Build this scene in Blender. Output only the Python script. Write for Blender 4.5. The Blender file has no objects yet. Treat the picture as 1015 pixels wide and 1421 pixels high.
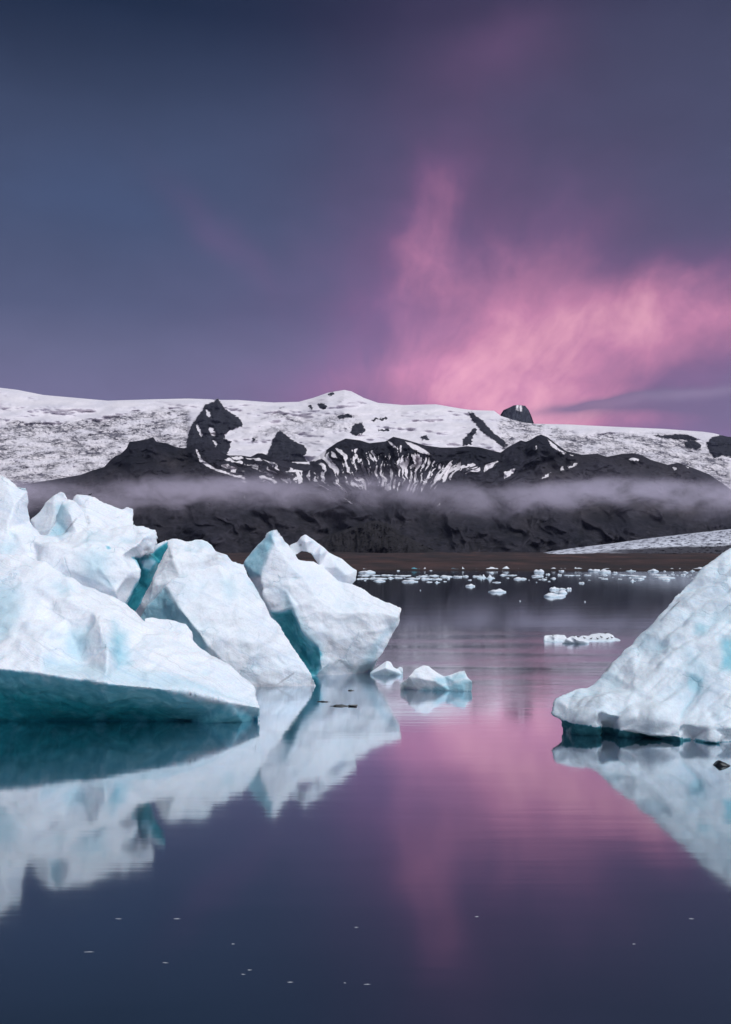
import bpy, bmesh, math, random
import numpy as np
from mathutils import Vector, Matrix, geometry

# ---------------------------------------------------------------- camera, sky, sun, exposure
sc = bpy.context.scene
F, CX, CY, HORIZON, CAM_H = 1380.0, 507.5, 710.5, 775.0, 8.0      # photo pixels and metres
PITCH = math.atan((HORIZON - CY) / F)
cam_data = bpy.data.cameras.new('camera')
cam_data.sensor_width = 36.0
cam_data.lens = F / 1421.0 * 36.0
cam_data.clip_start = 0.5
cam_data.clip_end = 60000.0
cam = bpy.data.objects.new('camera', cam_data)
sc.collection.objects.link(cam)
cam.location = (0, 0, CAM_H)
cam.rotation_euler = (math.pi / 2 + PITCH, 0, 0)
sc.camera = cam

sc.view_settings.view_transform = 'Standard'
sc.view_settings.look = 'None'
sc.view_settings.gamma = 1.0
sc.view_settings.use_curve_mapping = False
EXPOSURE = 1.2
sc.view_settings.exposure = EXPOSURE
sc.cycles.use_denoising = True
sc.cycles.max_bounces = 8
sc.cycles.diffuse_bounces = 3
sc.cycles.glossy_bounces = 4
sc.cycles.volume_bounces = 1
sc.cycles.volume_max_steps = 256
sc.cycles.sample_clamp_indirect = 4.0

SUN_AZ, SUN_EL = 40.0, 56.0        # light comes from behind the camera, to its right
sun_vec = Vector((math.sin(math.radians(SUN_AZ)) * math.cos(math.radians(SUN_EL)),
                  -math.cos(math.radians(SUN_AZ)) * math.cos(math.radians(SUN_EL)),
                  math.sin(math.radians(SUN_EL))))
sun_data = bpy.data.lights.new('sun', 'SUN')
sun_data.energy = 1.5
sun_data.angle = math.radians(60)
sun_data.color = (0.925, 0.965, 1.0)
sun = bpy.data.objects.new('sun', sun_data)
sc.collection.objects.link(sun)
sun.rotation_euler = (-sun_vec).to_track_quat('-Z', 'Y').to_euler()
sun.location = (0, -50, 200)


def srgb(r, g, b):
    out = []
    for c in (r, g, b):
        c /= 255.0
        out.append(c / 12.92 if c <= 0.04045 else ((c + 0.055) / 1.055) ** 2.4)
    return tuple(out)


cp, sp = math.cos(PITCH), math.sin(PITCH)


def ray(u, v):
    a, b = (u - CX) / F, (CY - v) / F
    return Vector((a, cp - b * sp, sp + b * cp))


def at(u, v, y):
    r = ray(u, v)
    k = y / r.y
    return Vector((r.x * k, y, CAM_H + r.z * k))


def on_water(u, v):
    r = ray(u, v)
    k = -CAM_H / r.z
    return Vector((r.x * k, r.y * k, 0))


def at_np(u, v, y):
    a, b = (u - CX) / F, (CY - v) / F
    ry, rz = cp - b * sp, sp + b * cp
    k = y / ry
    return np.stack([a * k, np.broadcast_to(y, k.shape), CAM_H + rz * k], -1)


def to_px(p):
    x, y, z = p[..., 0], p[..., 1], p[..., 2] - CAM_H
    d = y * cp + z * sp
    h = -y * sp + z * cp
    return CX + F * x / d, CY - F * h / d


# ---- node helpers
class Nodes:
    def __init__(self, tree):
        self.t = tree
        tree.nodes.clear()

    def new(self, kind, **kw):
        n = self.t.nodes.new(kind)
        for k, v in kw.items():
            if k == 'inp':
                for name, val in v.items():
                    self.put(n.inputs[name], val)
            else:
                setattr(n, k, v)
        return n

    def put(self, sock, val):
        if isinstance(val, bpy.types.NodeSocket):
            self.t.links.new(val, sock)
        else:
            if isinstance(val, tuple) and len(val) == 3 and sock.type == 'RGBA':
                val = val + (1.0,)
            sock.default_value = val

    def math(self, op, a, b=0.0, c=None, clamp=False):
        n = self.new('ShaderNodeMath', operation=op, use_clamp=clamp)
        self.put(n.inputs[0], a)
        self.put(n.inputs[1], b)
        if c is not None:
            self.put(n.inputs[2], c)
        return n.outputs[0]

    def vec(self, op, a, b=None, scale=None):
        n = self.new('ShaderNodeVectorMath', operation=op)
        self.put(n.inputs[0], a)
        if b is not None:
            self.put(n.inputs[1], b)
        if scale is not None:
            self.put(n.inputs['Scale'], scale)
        return n.outputs['Value'] if op in ('DOT_PRODUCT', 'LENGTH', 'DISTANCE') else n.outputs['Vector']

    def mix(self, fac, a, b, blend='MIX'):
        n = self.new('ShaderNodeMix', data_type='RGBA', blend_type=blend)
        self.put(n.inputs['Factor'], fac)
        self.put(n.inputs['A'] if False else n.inputs[6], a)
        self.put(n.inputs[7], b)
        return n.outputs[2]

    def noise(self, vec, scale, detail=4.0, rough=0.5, dist=0.0, color=False):
        n = self.new('ShaderNodeTexNoise')
        self.put(n.inputs['Vector'], vec)
        n.inputs['Scale'].default_value = scale
        n.inputs['Detail'].default_value = detail
        n.inputs['Roughness'].default_value = rough
        n.inputs['Distortion'].default_value = dist
        return n.outputs['Color' if color else 'Fac']

    def ramp(self, x, lo, hi, a=0.0, b=1.0, smooth=True):
        n = self.new('ShaderNodeMapRange', interpolation_type='SMOOTHSTEP' if smooth else 'LINEAR')
        self.put(n.inputs['Value'], x)
        self.put(n.inputs['From Min'], lo)
        self.put(n.inputs['From Max'], hi)
        self.put(n.inputs['To Min'], a)
        self.put(n.inputs['To Max'], b)
        return n.outputs['Result']


world = bpy.data.worlds.new('World')
sc.world = world
world.use_nodes = True
N = Nodes(world.node_tree)
D = N.new('ShaderNodeTexCoord').outputs['Generated']
D = N.vec('NORMALIZE', D)
z = N.new('ShaderNodeSeparateXYZ', inp={0: D}).outputs['Z']
front = N.ramp(N.new('ShaderNodeSeparateXYZ', inp={0: D}).outputs['Y'], 0.0, 0.5)
ramp = N.new('ShaderNodeValToRGB')
N.put(ramp.inputs[0], z)
cr = ramp.color_ramp
SKY = [(0.0, (124, 120, 158)), (0.165, (117, 114, 151)), (0.20, (106, 108, 143)), (0.24, (86, 93, 127)), (0.32, (73, 84, 116)), (0.405, (59, 71, 101)),
       (0.485, (27, 42, 69)), (0.7, (25, 38, 62)), (1.0, (24, 36, 58))]
while len(cr.elements) < len(SKY):
    cr.elements.new(0.5)
for e, (p, c) in zip(cr.elements, SKY):
    e.position = p
    e.color = srgb(*c) + (1,)
warp = N.vec('SUBTRACT', N.noise(D, 5.0, 4.0, 0.55, color=True), (0.5, 0.5, 0.5))
DW = N.vec('ADD', D, N.vec('SCALE', warp, scale=0.055))
warp2 = N.vec('SUBTRACT', N.noise(D, 14.0, 3.0, 0.5, color=True), (0.5, 0.5, 0.5))
DW = N.vec('ADD', DW, N.vec('SCALE', warp2, scale=0.035))


def sky_patch(u, v, ru, rv, rot=0.0, src=None):
    """a soft cloud patch in a fixed direction of the sky, its half-sizes as slopes"""
    c = ray(u, v).normalized()
    right = Vector((0, 0, 1)).cross(c).normalized() * -1
    up = right.cross(c).normalized()
    a = math.radians(rot)
    r2 = (right * math.cos(a) + up * math.sin(a)) * (F / ru)
    u2 = (-right * math.sin(a) + up * math.cos(a)) * (F / rv)
    d = N.vec('SUBTRACT', src or DW, tuple(c))
    x, y = N.vec('DOT_PRODUCT', d, tuple(r2)), N.vec('DOT_PRODUCT', d, tuple(u2))
    q = N.math('ADD', N.math('MULTIPLY', x, x), N.math('MULTIPLY', y, y))
    return N.math('POWER', 2.71828, N.math('MULTIPLY', q, -1.0))


def add_all(items):
    s = 0.0
    for val, w in items:
        s = N.math('MULTIPLY_ADD', val, w, s)
    return s


# thin cloud that fans out from behind the ridge
DS = N.vec('ADD', D, N.vec('SCALE', warp, scale=0.07))
DS = N.vec('ADD', DS, N.vec('SCALE', warp2, scale=0.03))
fc = ray(520, 790).normalized()
fr = Vector((0, 0, 1)).cross(fc).normalized() * -1
fu = fr.cross(fc).normalized()
fd = N.vec('SUBTRACT', DS, tuple(fc))
fx, fy = N.vec('DOT_PRODUCT', fd, tuple(fr)), N.vec('DOT_PRODUCT', fd, tuple(fu))
fan = N.math('ARCTAN2', fy, fx)
reach = N.math('SQRT', N.math('ADD', N.math('MULTIPLY', fx, fx), N.math('MULTIPLY', fy, fy)))
sv = N.new('ShaderNodeCombineXYZ', inp={0: N.math('MULTIPLY', fan, 5.0), 1: N.math('MULTIPLY', reach, 9.0), 2: 3.7}).outputs[0]
streak = N.noise(sv, 1.0, 5.0, 0.55, 0.2)
sv2 = N.new('ShaderNodeCombineXYZ', inp={0: N.math('MULTIPLY', fan, 15.0), 1: N.math('MULTIPLY', reach, 18.0), 2: 9.1}).outputs[0]
streak2 = N.noise(sv2, 1.0, 5.0, 0.6, 0.2)
puff = N.noise(DS, 11.0, 6.0, 0.6)
glow = add_all([(sky_patch(700, 545, 120, 60), 0.66), (sky_patch(770, 490, 150, 55, 10), 0.38), (sky_patch(860, 450, 105, 38, 20), 0.62), (sky_patch(592, 345, 42, 80, -12), 0.26),
                (sky_patch(645, 250, 60, 45, 25), 0.08), (sky_patch(980, 445, 130, 48, 8), 0.42), (sky_patch(820, 578, 170, 30), 0.45), (sky_patch(725, 400, 150, 70, 30), 0.20)])
veil = add_all([(sky_patch(740, 480, 300, 150), 0.36), (sky_patch(620, 420, 110, 160), 0.16), (sky_patch(690, 220, 200, 270), 0.15), (sky_patch(710, 75, 75, 40, 10), 0.14), (sky_patch(480, 550, 140, 45), 0.22), (sky_patch(300, 315, 90, 20, -40), 0.10)])
feather = N.math('MULTIPLY', N.ramp(streak, 0.32, 0.68, 0.60, 1.40, False), N.ramp(streak2, 0.3, 0.7, 0.90, 1.10, False))
feather = N.math('MULTIPLY', feather, N.ramp(puff, 0.3, 0.7, 0.62, 1.38, False))
veil = N.math('MULTIPLY', veil, N.math('MULTIPLY_ADD', feather, 0.4, 0.6))
pink = N.math('MULTIPLY_ADD', glow, feather, veil)
pink = N.math('SUBTRACT', 1.0, N.math('POWER', 2.71828, N.math('MULTIPLY', pink, -1.45)))
pink = N.math('MULTIPLY', pink, front)
pinkramp = N.new('ShaderNodeValToRGB')
N.put(pinkramp.inputs[0], pink)
pr = pinkramp.color_ramp
PINK = [(0.0, (128, 84, 136)), (0.4, (160, 102, 154)), (0.75, (218, 142, 182)), (1.0, (255, 190, 208))]
while len(pr.elements) < len(PINK):
    pr.elements.new(0.5)
for e, (p, c) in zip(pr.elements, PINK):
    e.position = p
    e.color = tuple(srgb(*c)) + (1,)
skycol = N.mix(N.math('MINIMUM', N.math('MULTIPLY', pink, 1.15), 1.0), ramp.outputs[0], pinkramp.outputs[0])
# cooler, bluer clearing on the left; greyer cloud on the right
blue = N.math('MULTIPLY', add_all([(sky_patch(130, 285, 160, 70), 0.35)]), front)
skycol = N.mix(blue, skycol, srgb(66, 86, 126))
grey = N.math('MULTIPLY', add_all([(sky_patch(960, 60, 330, 120), 0.45), (sky_patch(960, 270, 200, 130), 0.4)]), front)
skycol = N.mix(grey, skycol, srgb(80, 80, 108))
# low lens-shaped cloud bank in front of the glow
DL = N.vec('ADD', D, N.vec('SCALE', warp2, scale=0.012))
lens = add_all([(sky_patch(945, 553, 120, 12, 4, DL), 1.3), (sky_patch(830, 559, 80, 6, 7, DL), 1.0), (sky_patch(1070, 553, 150, 15, 2, DL), 1.2),
                (sky_patch(1010, 582, 90, 18, 10, DL), 0.75)])
lens = N.math('MULTIPLY', N.math('MINIMUM', lens, 1.0), front)
lenstop = N.math('MULTIPLY', sky_patch(955, 546, 100, 8, 4, DL), 0.6)
skycol = N.mix(N.math('MULTIPLY', lens, 0.85), skycol, N.mix(lenstop, srgb(122, 108, 146), srgb(160, 144, 178)))
mottle = N.ramp(N.noise(N.vec('MULTIPLY', DS, (1.0, 1.0, 2.2)), 3.2, 6.0, 0.6), 0.3, 0.7, 0.88, 1.12, False)
skycol = N.vec('SCALE', skycol, scale=mottle)
nishita = N.new('ShaderNodeTexSky', sky_type='NISHITA', sun_disc=False)
nishita.sun_elevation = math.radians(SUN_EL)
nishita.sun_rotation = math.radians(180 - SUN_AZ)
nishita.air_density = 1.0
sky_clear = N.vec('SCALE', nishita.outputs[0], scale=0.0008)
skycol = N.vec('ADD', N.vec('SCALE', skycol, scale=0.93 / 2 ** EXPOSURE), sky_clear)
bg = N.new('ShaderNodeBackground', inp={'Color': skycol, 'Strength': 1.0})
N.new('ShaderNodeOutputWorld', inp={'Surface': bg.outputs[0]})

# ---------------------------------------------------------------- numeric helpers
rng = np.random.default_rng(7)
PERM = rng.permutation(256)
PERM = np.concatenate([PERM, PERM, PERM])
GRAD = rng.normal(size=(256, 3))
GRAD /= np.linalg.norm(GRAD, axis=1)[:, None]
CELL = rng.random((256, 3))


def perlin(p):
    i = np.floor(p).astype(int)
    f = p - i
    i &= 255
    w = f * f * f * (f * (f * 6 - 15) + 10)
    out = 0
    for dx in (0, 1):
        for dy in (0, 1):
            for dz in (0, 1):
                h = PERM[PERM[PERM[(i[..., 0] + dx) & 255] + ((i[..., 1] + dy) & 255)] + ((i[..., 2] + dz) & 255)]
                g = GRAD[h]
                n = g[..., 0] * (f[..., 0] - dx) + g[..., 1] * (f[..., 1] - dy) + g[..., 2] * (f[..., 2] - dz)
                wx = w[..., 0] if dx else 1 - w[..., 0]
                wy = w[..., 1] if dy else 1 - w[..., 1]
                wz = w[..., 2] if dz else 1 - w[..., 2]
                out = out + n * wx * wy * wz
    return out * 1.6


def fbm(p, octaves=4, gain=0.5, lac=2.03):
    s, a, tot = 0, 1.0, 0
    for k in range(octaves):
        s = s + a * perlin(p * lac ** k + 17.3 * k)
        tot += a
        a *= gain
    return s / tot


def ridged(p, octaves=4, gain=0.55, lac=2.07):
    s, a, tot = 0, 1.0, 0
    for k in range(octaves):
        s = s + a * (1 - np.abs(perlin(p * lac ** k + 31.7 * k)) * 1.8)
        tot += a
        a *= gain
    return s / tot


def cells(p):
    """distance to the nearest scattered point, for melt scallops"""
    i = np.floor(p).astype(int)
    f = p - i
    best = np.full(p.shape[:-1], 9.0)
    for dx in (-1, 0, 1):
        for dy in (-1, 0, 1):
            for dz in (-1, 0, 1):
                h = PERM[PERM[PERM[(i[..., 0] + dx) & 255] + ((i[..., 1] + dy) & 255)] + ((i[..., 2] + dz) & 255)]
                c = CELL[h] + np.array((dx, dy, dz)) - f
                best = np.minimum(best, np.sqrt((c * c).sum(-1)))
    return best


def sstep(a, b, x):
    t = np.clip((x - a) / (b - a), 0, 1)
    return t * t * (3 - 2 * t)


def poly_sd(u, v, poly):
    """signed distance in pixels to a polygon, negative inside"""
    poly = np.array(poly, float)
    d = np.full(u.shape, 1e9)
    inside = np.zeros(u.shape, bool)
    n = len(poly)
    for k in range(n):
        (x0, y0), (x1, y1) = poly[k], poly[(k + 1) % n]
        ex, ey = x1 - x0, y1 - y0
        t = np.clip(((u - x0) * ex + (v - y0) * ey) / (ex * ex + ey * ey + 1e-9), 0, 1)
        d = np.minimum(d, np.hypot(u - x0 - t * ex, v - y0 - t * ey))
        if abs(ey) > 1e-9:
            cross = ((y0 > v) != (y1 > v)) & (u < (x1 - x0) * (v - y0) / ey + x0)
            inside ^= cross
    return np.where(inside, -d, d)


def area(u, v, poly, soft):
    return sstep(soft, -soft, poly_sd(u, v, poly))


def link(name, mesh, mat=None, parent=None):
    o = bpy.data.objects.new(name, mesh)
    sc.collection.objects.link(o)
    if mat is not None:
        mesh.materials.clear()
        mesh.materials.append(mat)
    if parent is not None:
        o.parent = parent
    return o


def tag(o, label, cat, group=None):
    o['label'] = label
    o['category'] = cat
    if group:
        o['group'] = group
    return o


def structure(o):
    o['kind'] = 'structure'
    return o


def set_attr(mesh, name, arr):
    if arr.ndim == 1:
        a = mesh.attributes.new(name, 'FLOAT', 'POINT')
        a.data.foreach_set('value', arr.astype(np.float32))
    else:
        a = mesh.attributes.new(name, 'FLOAT_COLOR', 'POINT')
        rgba = np.concatenate([arr, np.ones((len(arr), 1))], 1)
        a.data.foreach_set('color', rgba.astype(np.float32).ravel())


def smooth(mesh):
    mesh.polygons.foreach_set('use_smooth', np.ones(len(mesh.polygons), bool))


def grid_mesh(name, P):
    r, c = P.shape[:2]
    m = bpy.data.meshes.new(name)
    idx = np.arange(r * c).reshape(r, c)
    q = np.stack([idx[:-1, :-1], idx[:-1, 1:], idx[1:, 1:], idx[1:, :-1]], -1).reshape(-1, 4)
    m.vertices.add(r * c)
    m.vertices.foreach_set('co', P.reshape(-1).astype(np.float32))
    m.loops.add(q.size)
    m.loops.foreach_set('vertex_index', q.ravel().astype(np.int32))
    m.polygons.add(len(q))
    m.polygons.foreach_set('loop_start', np.arange(0, q.size, 4, dtype=np.int32))
    m.update(calc_edges=True)
    smooth(m)
    return m


def material(name):
    m = bpy.data.materials.new(name)
    m.use_nodes = True
    return m, Nodes(m.node_tree)


def finish(n, surface):
    n.new('ShaderNodeOutputMaterial', inp={'Surface': surface})


# ---------------------------------------------------------------- materials
def terrain_material(name, scale, amount, rough=0.85, bump=0.0, bscale=1.0):
    m, n = material(name)
    col = n.new('ShaderNodeAttribute', attribute_name='albedo').outputs['Color']
    pos = n.new('ShaderNodeTexCoord').outputs['Object']
    g = n.noise(pos, scale, 6.0, 0.62)
    col = n.vec('SCALE', col, scale=n.ramp(g, 0.25, 0.75, 1 - amount, 1 + amount, False))
    b = n.new('ShaderNodeBsdfPrincipled', inp={'Base Color': col, 'Roughness': rough})
    b.inputs['Specular IOR Level'].default_value = 0.2
    if bump:
        bn = n.new('ShaderNodeBump', inp={'Height': n.noise(pos, bscale, 5.0, 0.6), 'Strength': 0.6, 'Distance': bump})
        n.put(b.inputs['Normal'], bn.outputs[0])
    finish(n, b.outputs[0])
    return m


def two_surface(name, nscale, ncoef, stretch, rock_first):
    """snow and bare rock; a smooth field says which, fine noise frays the border between them"""
    m, n = material(name)
    a1 = n.new('ShaderNodeAttribute', attribute_name='albedo').outputs['Color']
    a2 = n.new('ShaderNodeAttribute', attribute_name='albedo2').outputs['Color']
    field = n.new('ShaderNodeAttribute', attribute_name='field').outputs['Fac']
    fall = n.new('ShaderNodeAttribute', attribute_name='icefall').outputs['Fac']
    pos = n.new('ShaderNodeTexCoord').outputs['Object']
    fine = n.noise(n.vec('MULTIPLY', pos, stretch), nscale, 6.0, 0.65)
    mask = n.ramp(n.math('ADD', field, n.math('MULTIPLY_ADD', fine, ncoef, -0.5 * ncoef)), -0.35, 0.35)
    grit = n.noise(pos, 0.03, 6.0, 0.65)
    rocky = n.vec('SCALE', a1 if rock_first else a2, scale=n.ramp(grit, 0.3, 0.7, 0.35, 1.9, False))
    snowy = n.vec('SCALE', a2 if rock_first else a1, scale=n.ramp(grit, 0.3, 0.7, 0.93, 1.07, False))
    # icefall: towers of clean ice between cracks darkened to stand in for crevasse shade, at several sizes
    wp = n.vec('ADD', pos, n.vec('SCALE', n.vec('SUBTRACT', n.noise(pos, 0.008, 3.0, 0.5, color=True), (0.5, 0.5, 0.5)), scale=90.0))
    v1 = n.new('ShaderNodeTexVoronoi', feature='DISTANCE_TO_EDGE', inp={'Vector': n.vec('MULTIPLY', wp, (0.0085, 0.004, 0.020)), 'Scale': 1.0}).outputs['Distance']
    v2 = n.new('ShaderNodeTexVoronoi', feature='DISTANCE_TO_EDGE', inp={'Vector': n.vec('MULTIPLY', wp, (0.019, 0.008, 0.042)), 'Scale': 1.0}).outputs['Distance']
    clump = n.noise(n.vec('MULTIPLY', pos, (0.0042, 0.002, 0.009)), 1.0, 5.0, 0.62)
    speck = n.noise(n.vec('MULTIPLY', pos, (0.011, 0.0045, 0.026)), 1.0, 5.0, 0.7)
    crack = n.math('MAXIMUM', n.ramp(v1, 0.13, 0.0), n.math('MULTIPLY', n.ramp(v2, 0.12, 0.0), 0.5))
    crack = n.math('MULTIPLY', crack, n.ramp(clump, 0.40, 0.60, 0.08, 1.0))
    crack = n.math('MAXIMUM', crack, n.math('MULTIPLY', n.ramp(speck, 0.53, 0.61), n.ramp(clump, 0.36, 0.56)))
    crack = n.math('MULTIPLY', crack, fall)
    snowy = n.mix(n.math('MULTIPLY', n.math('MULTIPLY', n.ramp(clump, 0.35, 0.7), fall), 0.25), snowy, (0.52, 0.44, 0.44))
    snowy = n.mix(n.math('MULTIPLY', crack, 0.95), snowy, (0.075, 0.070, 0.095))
    col = n.mix(mask, rocky if rock_first else snowy, snowy if rock_first else rocky)
    b = n.new('ShaderNodeBsdfPrincipled', inp={'Base Color': col, 'Roughness': 0.85})
    b.inputs['Specular IOR Level'].default_value = 0.2
    isrock = n.math('SUBTRACT', 1.0, mask) if rock_first else mask
    hgt = n.math('ADD', n.math('MULTIPLY', n.noise(n.vec('MULTIPLY', pos, (1.0, 0.5, 0.6)), 0.016, 8.0, 0.62), n.math('MULTIPLY_ADD', isrock, 32.0, 2.0)), n.math('MULTIPLY', crack, -14.0))
    bn = n.new('ShaderNodeBump', inp={'Height': hgt, 'Strength': 0.8, 'Distance': 1.0})
    n.put(b.inputs['Normal'], bn.outputs[0])
    finish(n, b.outputs[0])
    return m


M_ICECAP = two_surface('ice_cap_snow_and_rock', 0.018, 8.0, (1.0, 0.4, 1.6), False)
M_RIDGE = two_surface('ridge_rock_and_snow', 0.03, 5.0, (1.0, 0.4, 1.3), True)
M_TONGUE = terrain_material('tongue_ice', 0.03, 0.12, 0.7, 6.0, 0.05)
M_ROCK = terrain_material('mountain_rock', 0.03, 0.5, 0.9, 12.0, 0.02)
M_PLAIN, n = material('outwash_plain')
col = n.new('ShaderNodeAttribute', attribute_name='albedo').outputs['Color']
pos = n.new('ShaderNodeTexCoord').outputs['Object']
pst = n.vec('MULTIPLY', pos, (1.0, 0.16, 1.0))
col = n.vec('SCALE', col, scale=n.ramp(n.noise(pst, 0.035, 7.0, 0.66), 0.3, 0.7, 0.25, 1.9, False))
col = n.mix(n.ramp(n.noise(pst, 0.011, 5.0, 0.6), 0.5, 0.62, 0.0, 0.8), col, (0.009, 0.006, 0.008))
b = n.new('ShaderNodeBsdfPrincipled', inp={'Base Color': col, 'Roughness': 0.95})
bn = n.new('ShaderNodeBump', inp={'Height': n.noise(pos, 0.1, 6.0, 0.65), 'Strength': 0.8, 'Distance': 3.0})
n.put(b.inputs['Normal'], bn.outputs[0])
finish(n, b.outputs[0])


def ice_material(name, tint=1.0, sss=0.22):
    m, n = material(name)
    pos = n.new('ShaderNodeTexCoord').outputs['Object']
    blue = n.new('ShaderNodeAttribute', attribute_name='blue').outputs['Fac']
    dirt_shade = n.new('ShaderNodeAttribute', attribute_name='dirt_shade').outputs['Fac']  # real grime, and shade painted under the fluted berg's overhang
    patch = n.ramp(n.noise(pos, 0.33, 6.0, 0.62, 0.6), 0.44, 0.66)
    col = n.mix(n.math('MULTIPLY', patch, 0.34 * tint), (0.80, 0.815, 0.865), (0.59, 0.70, 0.83))
    veins = n.ramp(n.noise(pos, 1.4, 6.0, 0.7, 1.2), 0.52, 0.75)
    col = n.mix(n.math('MULTIPLY', veins, 0.20), col, (0.60, 0.69, 0.78))
    # faint annual layers, hairline cracks and grains in the ice
    lay = n.vec('DOT_PRODUCT', n.vec('ADD', pos, n.vec('SCALE', n.vec('SUBTRACT', n.noise(pos, 0.5, 3.0, 0.5, color=True), (0.5, 0.5, 0.5)), scale=0.9)), (0.45, 0.25, 0.86))
    lay = n.noise(n.new('ShaderNodeCombineXYZ', inp={0: n.math('MULTIPLY', lay, 2.6), 1: 0.0, 2: 0.0}).outputs[0], 1.0, 4.0, 0.6)
    zone = n.ramp(n.noise(pos, 0.22, 3.0, 0.55), 0.42, 0.62)
    col = n.mix(n.math('MULTIPLY', n.ramp(lay, 0.5, 0.66), n.math('MULTIPLY_ADD', zone, 0.32, 0.16)), col, (0.56, 0.64, 0.77))
    ash = n.math('MULTIPLY', n.ramp(n.math('ABSOLUTE', n.math('SUBTRACT', lay, 0.47)), 0.016, 0.003), zone)
    col = n.mix(n.math('MULTIPLY', ash, 0.22), col, (0.30, 0.31, 0.36))
    cwp = n.vec('ADD', pos, n.vec('SCALE', n.vec('SUBTRACT', n.noise(pos, 1.1, 4.0, 0.6, color=True), (0.5, 0.5, 0.5)), scale=0.9))
    cv = n.new('ShaderNodeTexVoronoi', feature='DISTANCE_TO_EDGE', inp={'Vector': cwp, 'Scale': 0.55}).outputs['Distance']
    crk = n.math('MULTIPLY', n.ramp(cv, 0.022, 0.004), n.ramp(n.noise(pos, 0.6, 2.0, 0.5), 0.55, 0.66))
    col = n.mix(n.math('MULTIPLY', crk, 0.32), col, (0.30, 0.45, 0.55))
    grain = n.noise(pos, 11.0, 4.0, 0.7)
    col = n.vec('SCALE', col, scale=n.ramp(grain, 0.3, 0.7, 0.90, 1.06, False))
    soot = n.math('MULTIPLY', n.ramp(n.noise(pos, 5.0, 5.0, 0.75), 0.60, 0.72), n.ramp(n.noise(pos, 0.45, 3.0, 0.5), 0.48, 0.66))
    col = n.mix(n.math('MULTIPLY', soot, 0.22), col, (0.30, 0.31, 0.36))
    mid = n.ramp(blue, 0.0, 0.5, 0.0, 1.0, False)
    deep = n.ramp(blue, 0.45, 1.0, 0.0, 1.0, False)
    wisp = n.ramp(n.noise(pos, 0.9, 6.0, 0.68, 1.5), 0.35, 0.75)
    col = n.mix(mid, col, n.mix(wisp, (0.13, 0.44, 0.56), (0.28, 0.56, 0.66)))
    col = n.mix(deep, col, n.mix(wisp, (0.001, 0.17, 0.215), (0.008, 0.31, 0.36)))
    col = n.mix(dirt_shade, col, n.mix(wisp, (0.09, 0.085, 0.10), (0.27, 0.25, 0.28)))
    b = n.new('ShaderNodeBsdfPrincipled', inp={'Base Color': col})
    n.put(b.inputs['Roughness'], n.math('MULTIPLY_ADD', deep, -0.28, 0.58))
    b.inputs['IOR'].default_value = 1.31
    b.inputs['Specular IOR Level'].default_value = 0.35
    b.inputs['Subsurface Weight'].default_value = sss
    b.inputs['Subsurface Radius'].default_value = (0.15, 0.45, 0.6)
    b.inputs['Subsurface Scale'].default_value = 0.6
    h = n.math('MULTIPLY_ADD', n.math('MULTIPLY', n.noise(pos, 9.0, 6.0, 0.68), n.ramp(n.noise(pos, 0.5, 3.0, 0.6), 0.4, 0.65, 0.05, 1.0)), 0.40, n.noise(pos, 2.0, 4.0, 0.55, 0.4))
    h = n.math('MULTIPLY_ADD', crk, -0.35, h)
    bn = n.new('ShaderNodeBump', inp={'Height': h, 'Strength': 0.55, 'Distance': 0.12})
    n.put(b.inputs['Normal'], bn.outputs[0])
    finish(n, b.outputs[0])
    return m


M_ICE = ice_material('iceberg_ice')
M_FLOE = ice_material('floe_ice', 0.5, 0.0)


def plain_material(name, col, rough=0.6, var=0.3, scale=8.0):
    m, n = material(name)
    pos = n.new('ShaderNodeTexCoord').outputs['Object']
    g = n.ramp(n.noise(pos, scale, 5.0, 0.6), 0.3, 0.7, 1 - var, 1 + var, False)
    c = n.vec('SCALE', col, scale=g)
    b = n.new('ShaderNodeBsdfPrincipled', inp={'Base Color': c, 'Roughness': rough})
    finish(n, b.outputs[0])
    return m


M_BIRD = plain_material('dark_feathers', (0.025, 0.025, 0.03), 0.7)
M_BEAK = plain_material('beak', (0.05, 0.03, 0.02), 0.5)
M_DARKICE = plain_material('black_ice', (0.006, 0.008, 0.011), 0.35, 0.5)

# water
M_WATER, n = material('lagoon_water')
pos = n.new('ShaderNodeNewGeometry').outputs['Position']
sx = n.new('ShaderNodeSeparateXYZ', inp={0: pos})
wv = n.new('ShaderNodeMapping', inp={'Vector': pos, 'Scale': (0.10, 0.75, 1.0)}).outputs[0]
wv2 = n.new('ShaderNodeMapping', inp={'Vector': pos, 'Scale': (0.03, 0.10, 1.0)}).outputs[0]
swell = n.noise(wv, 1.0, 3.0, 0.5, 0.3)
slow = n.noise(wv2, 1.0, 3.0, 0.55)
# a breath of wind ruffles the strip behind the small floes
gust = n.math('MULTIPLY', n.ramp(sx.outputs['Y'], 40, 84), n.ramp(sx.outputs['Y'], 128, 92))
gv = n.new('ShaderNodeMapping', inp={'Vector': pos, 'Scale': (0.02, 0.16, 1.0)}).outputs[0]
gust = n.math('MULTIPLY', gust, n.ramp(n.noise(gv, 1.0, 5.0, 0.6), 0.36, 0.62, 0.15, 1.0))
rip = n.noise(n.new('ShaderNodeMapping', inp={'Vector': pos, 'Scale': (0.5, 2.2, 1.0)}).outputs[0], 1.0, 3.0, 0.6)
height = n.math('ADD', n.math('MULTIPLY', swell, 0.0034), n.math('MULTIPLY', slow, 0.010))
height = n.math('MULTIPLY_ADD', n.math('MULTIPLY', rip, gust), 0.02, height)
bump = n.new('ShaderNodeBump', inp={'Height': height, 'Strength': 1.0, 'Distance': 1.0})
far = n.ramp(sx.outputs['Y'], 90, 500)
rough = n.math('MULTIPLY_ADD', gust, 0.10, n.math('MULTIPLY_ADD', far, 0.0, 0.062))
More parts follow.
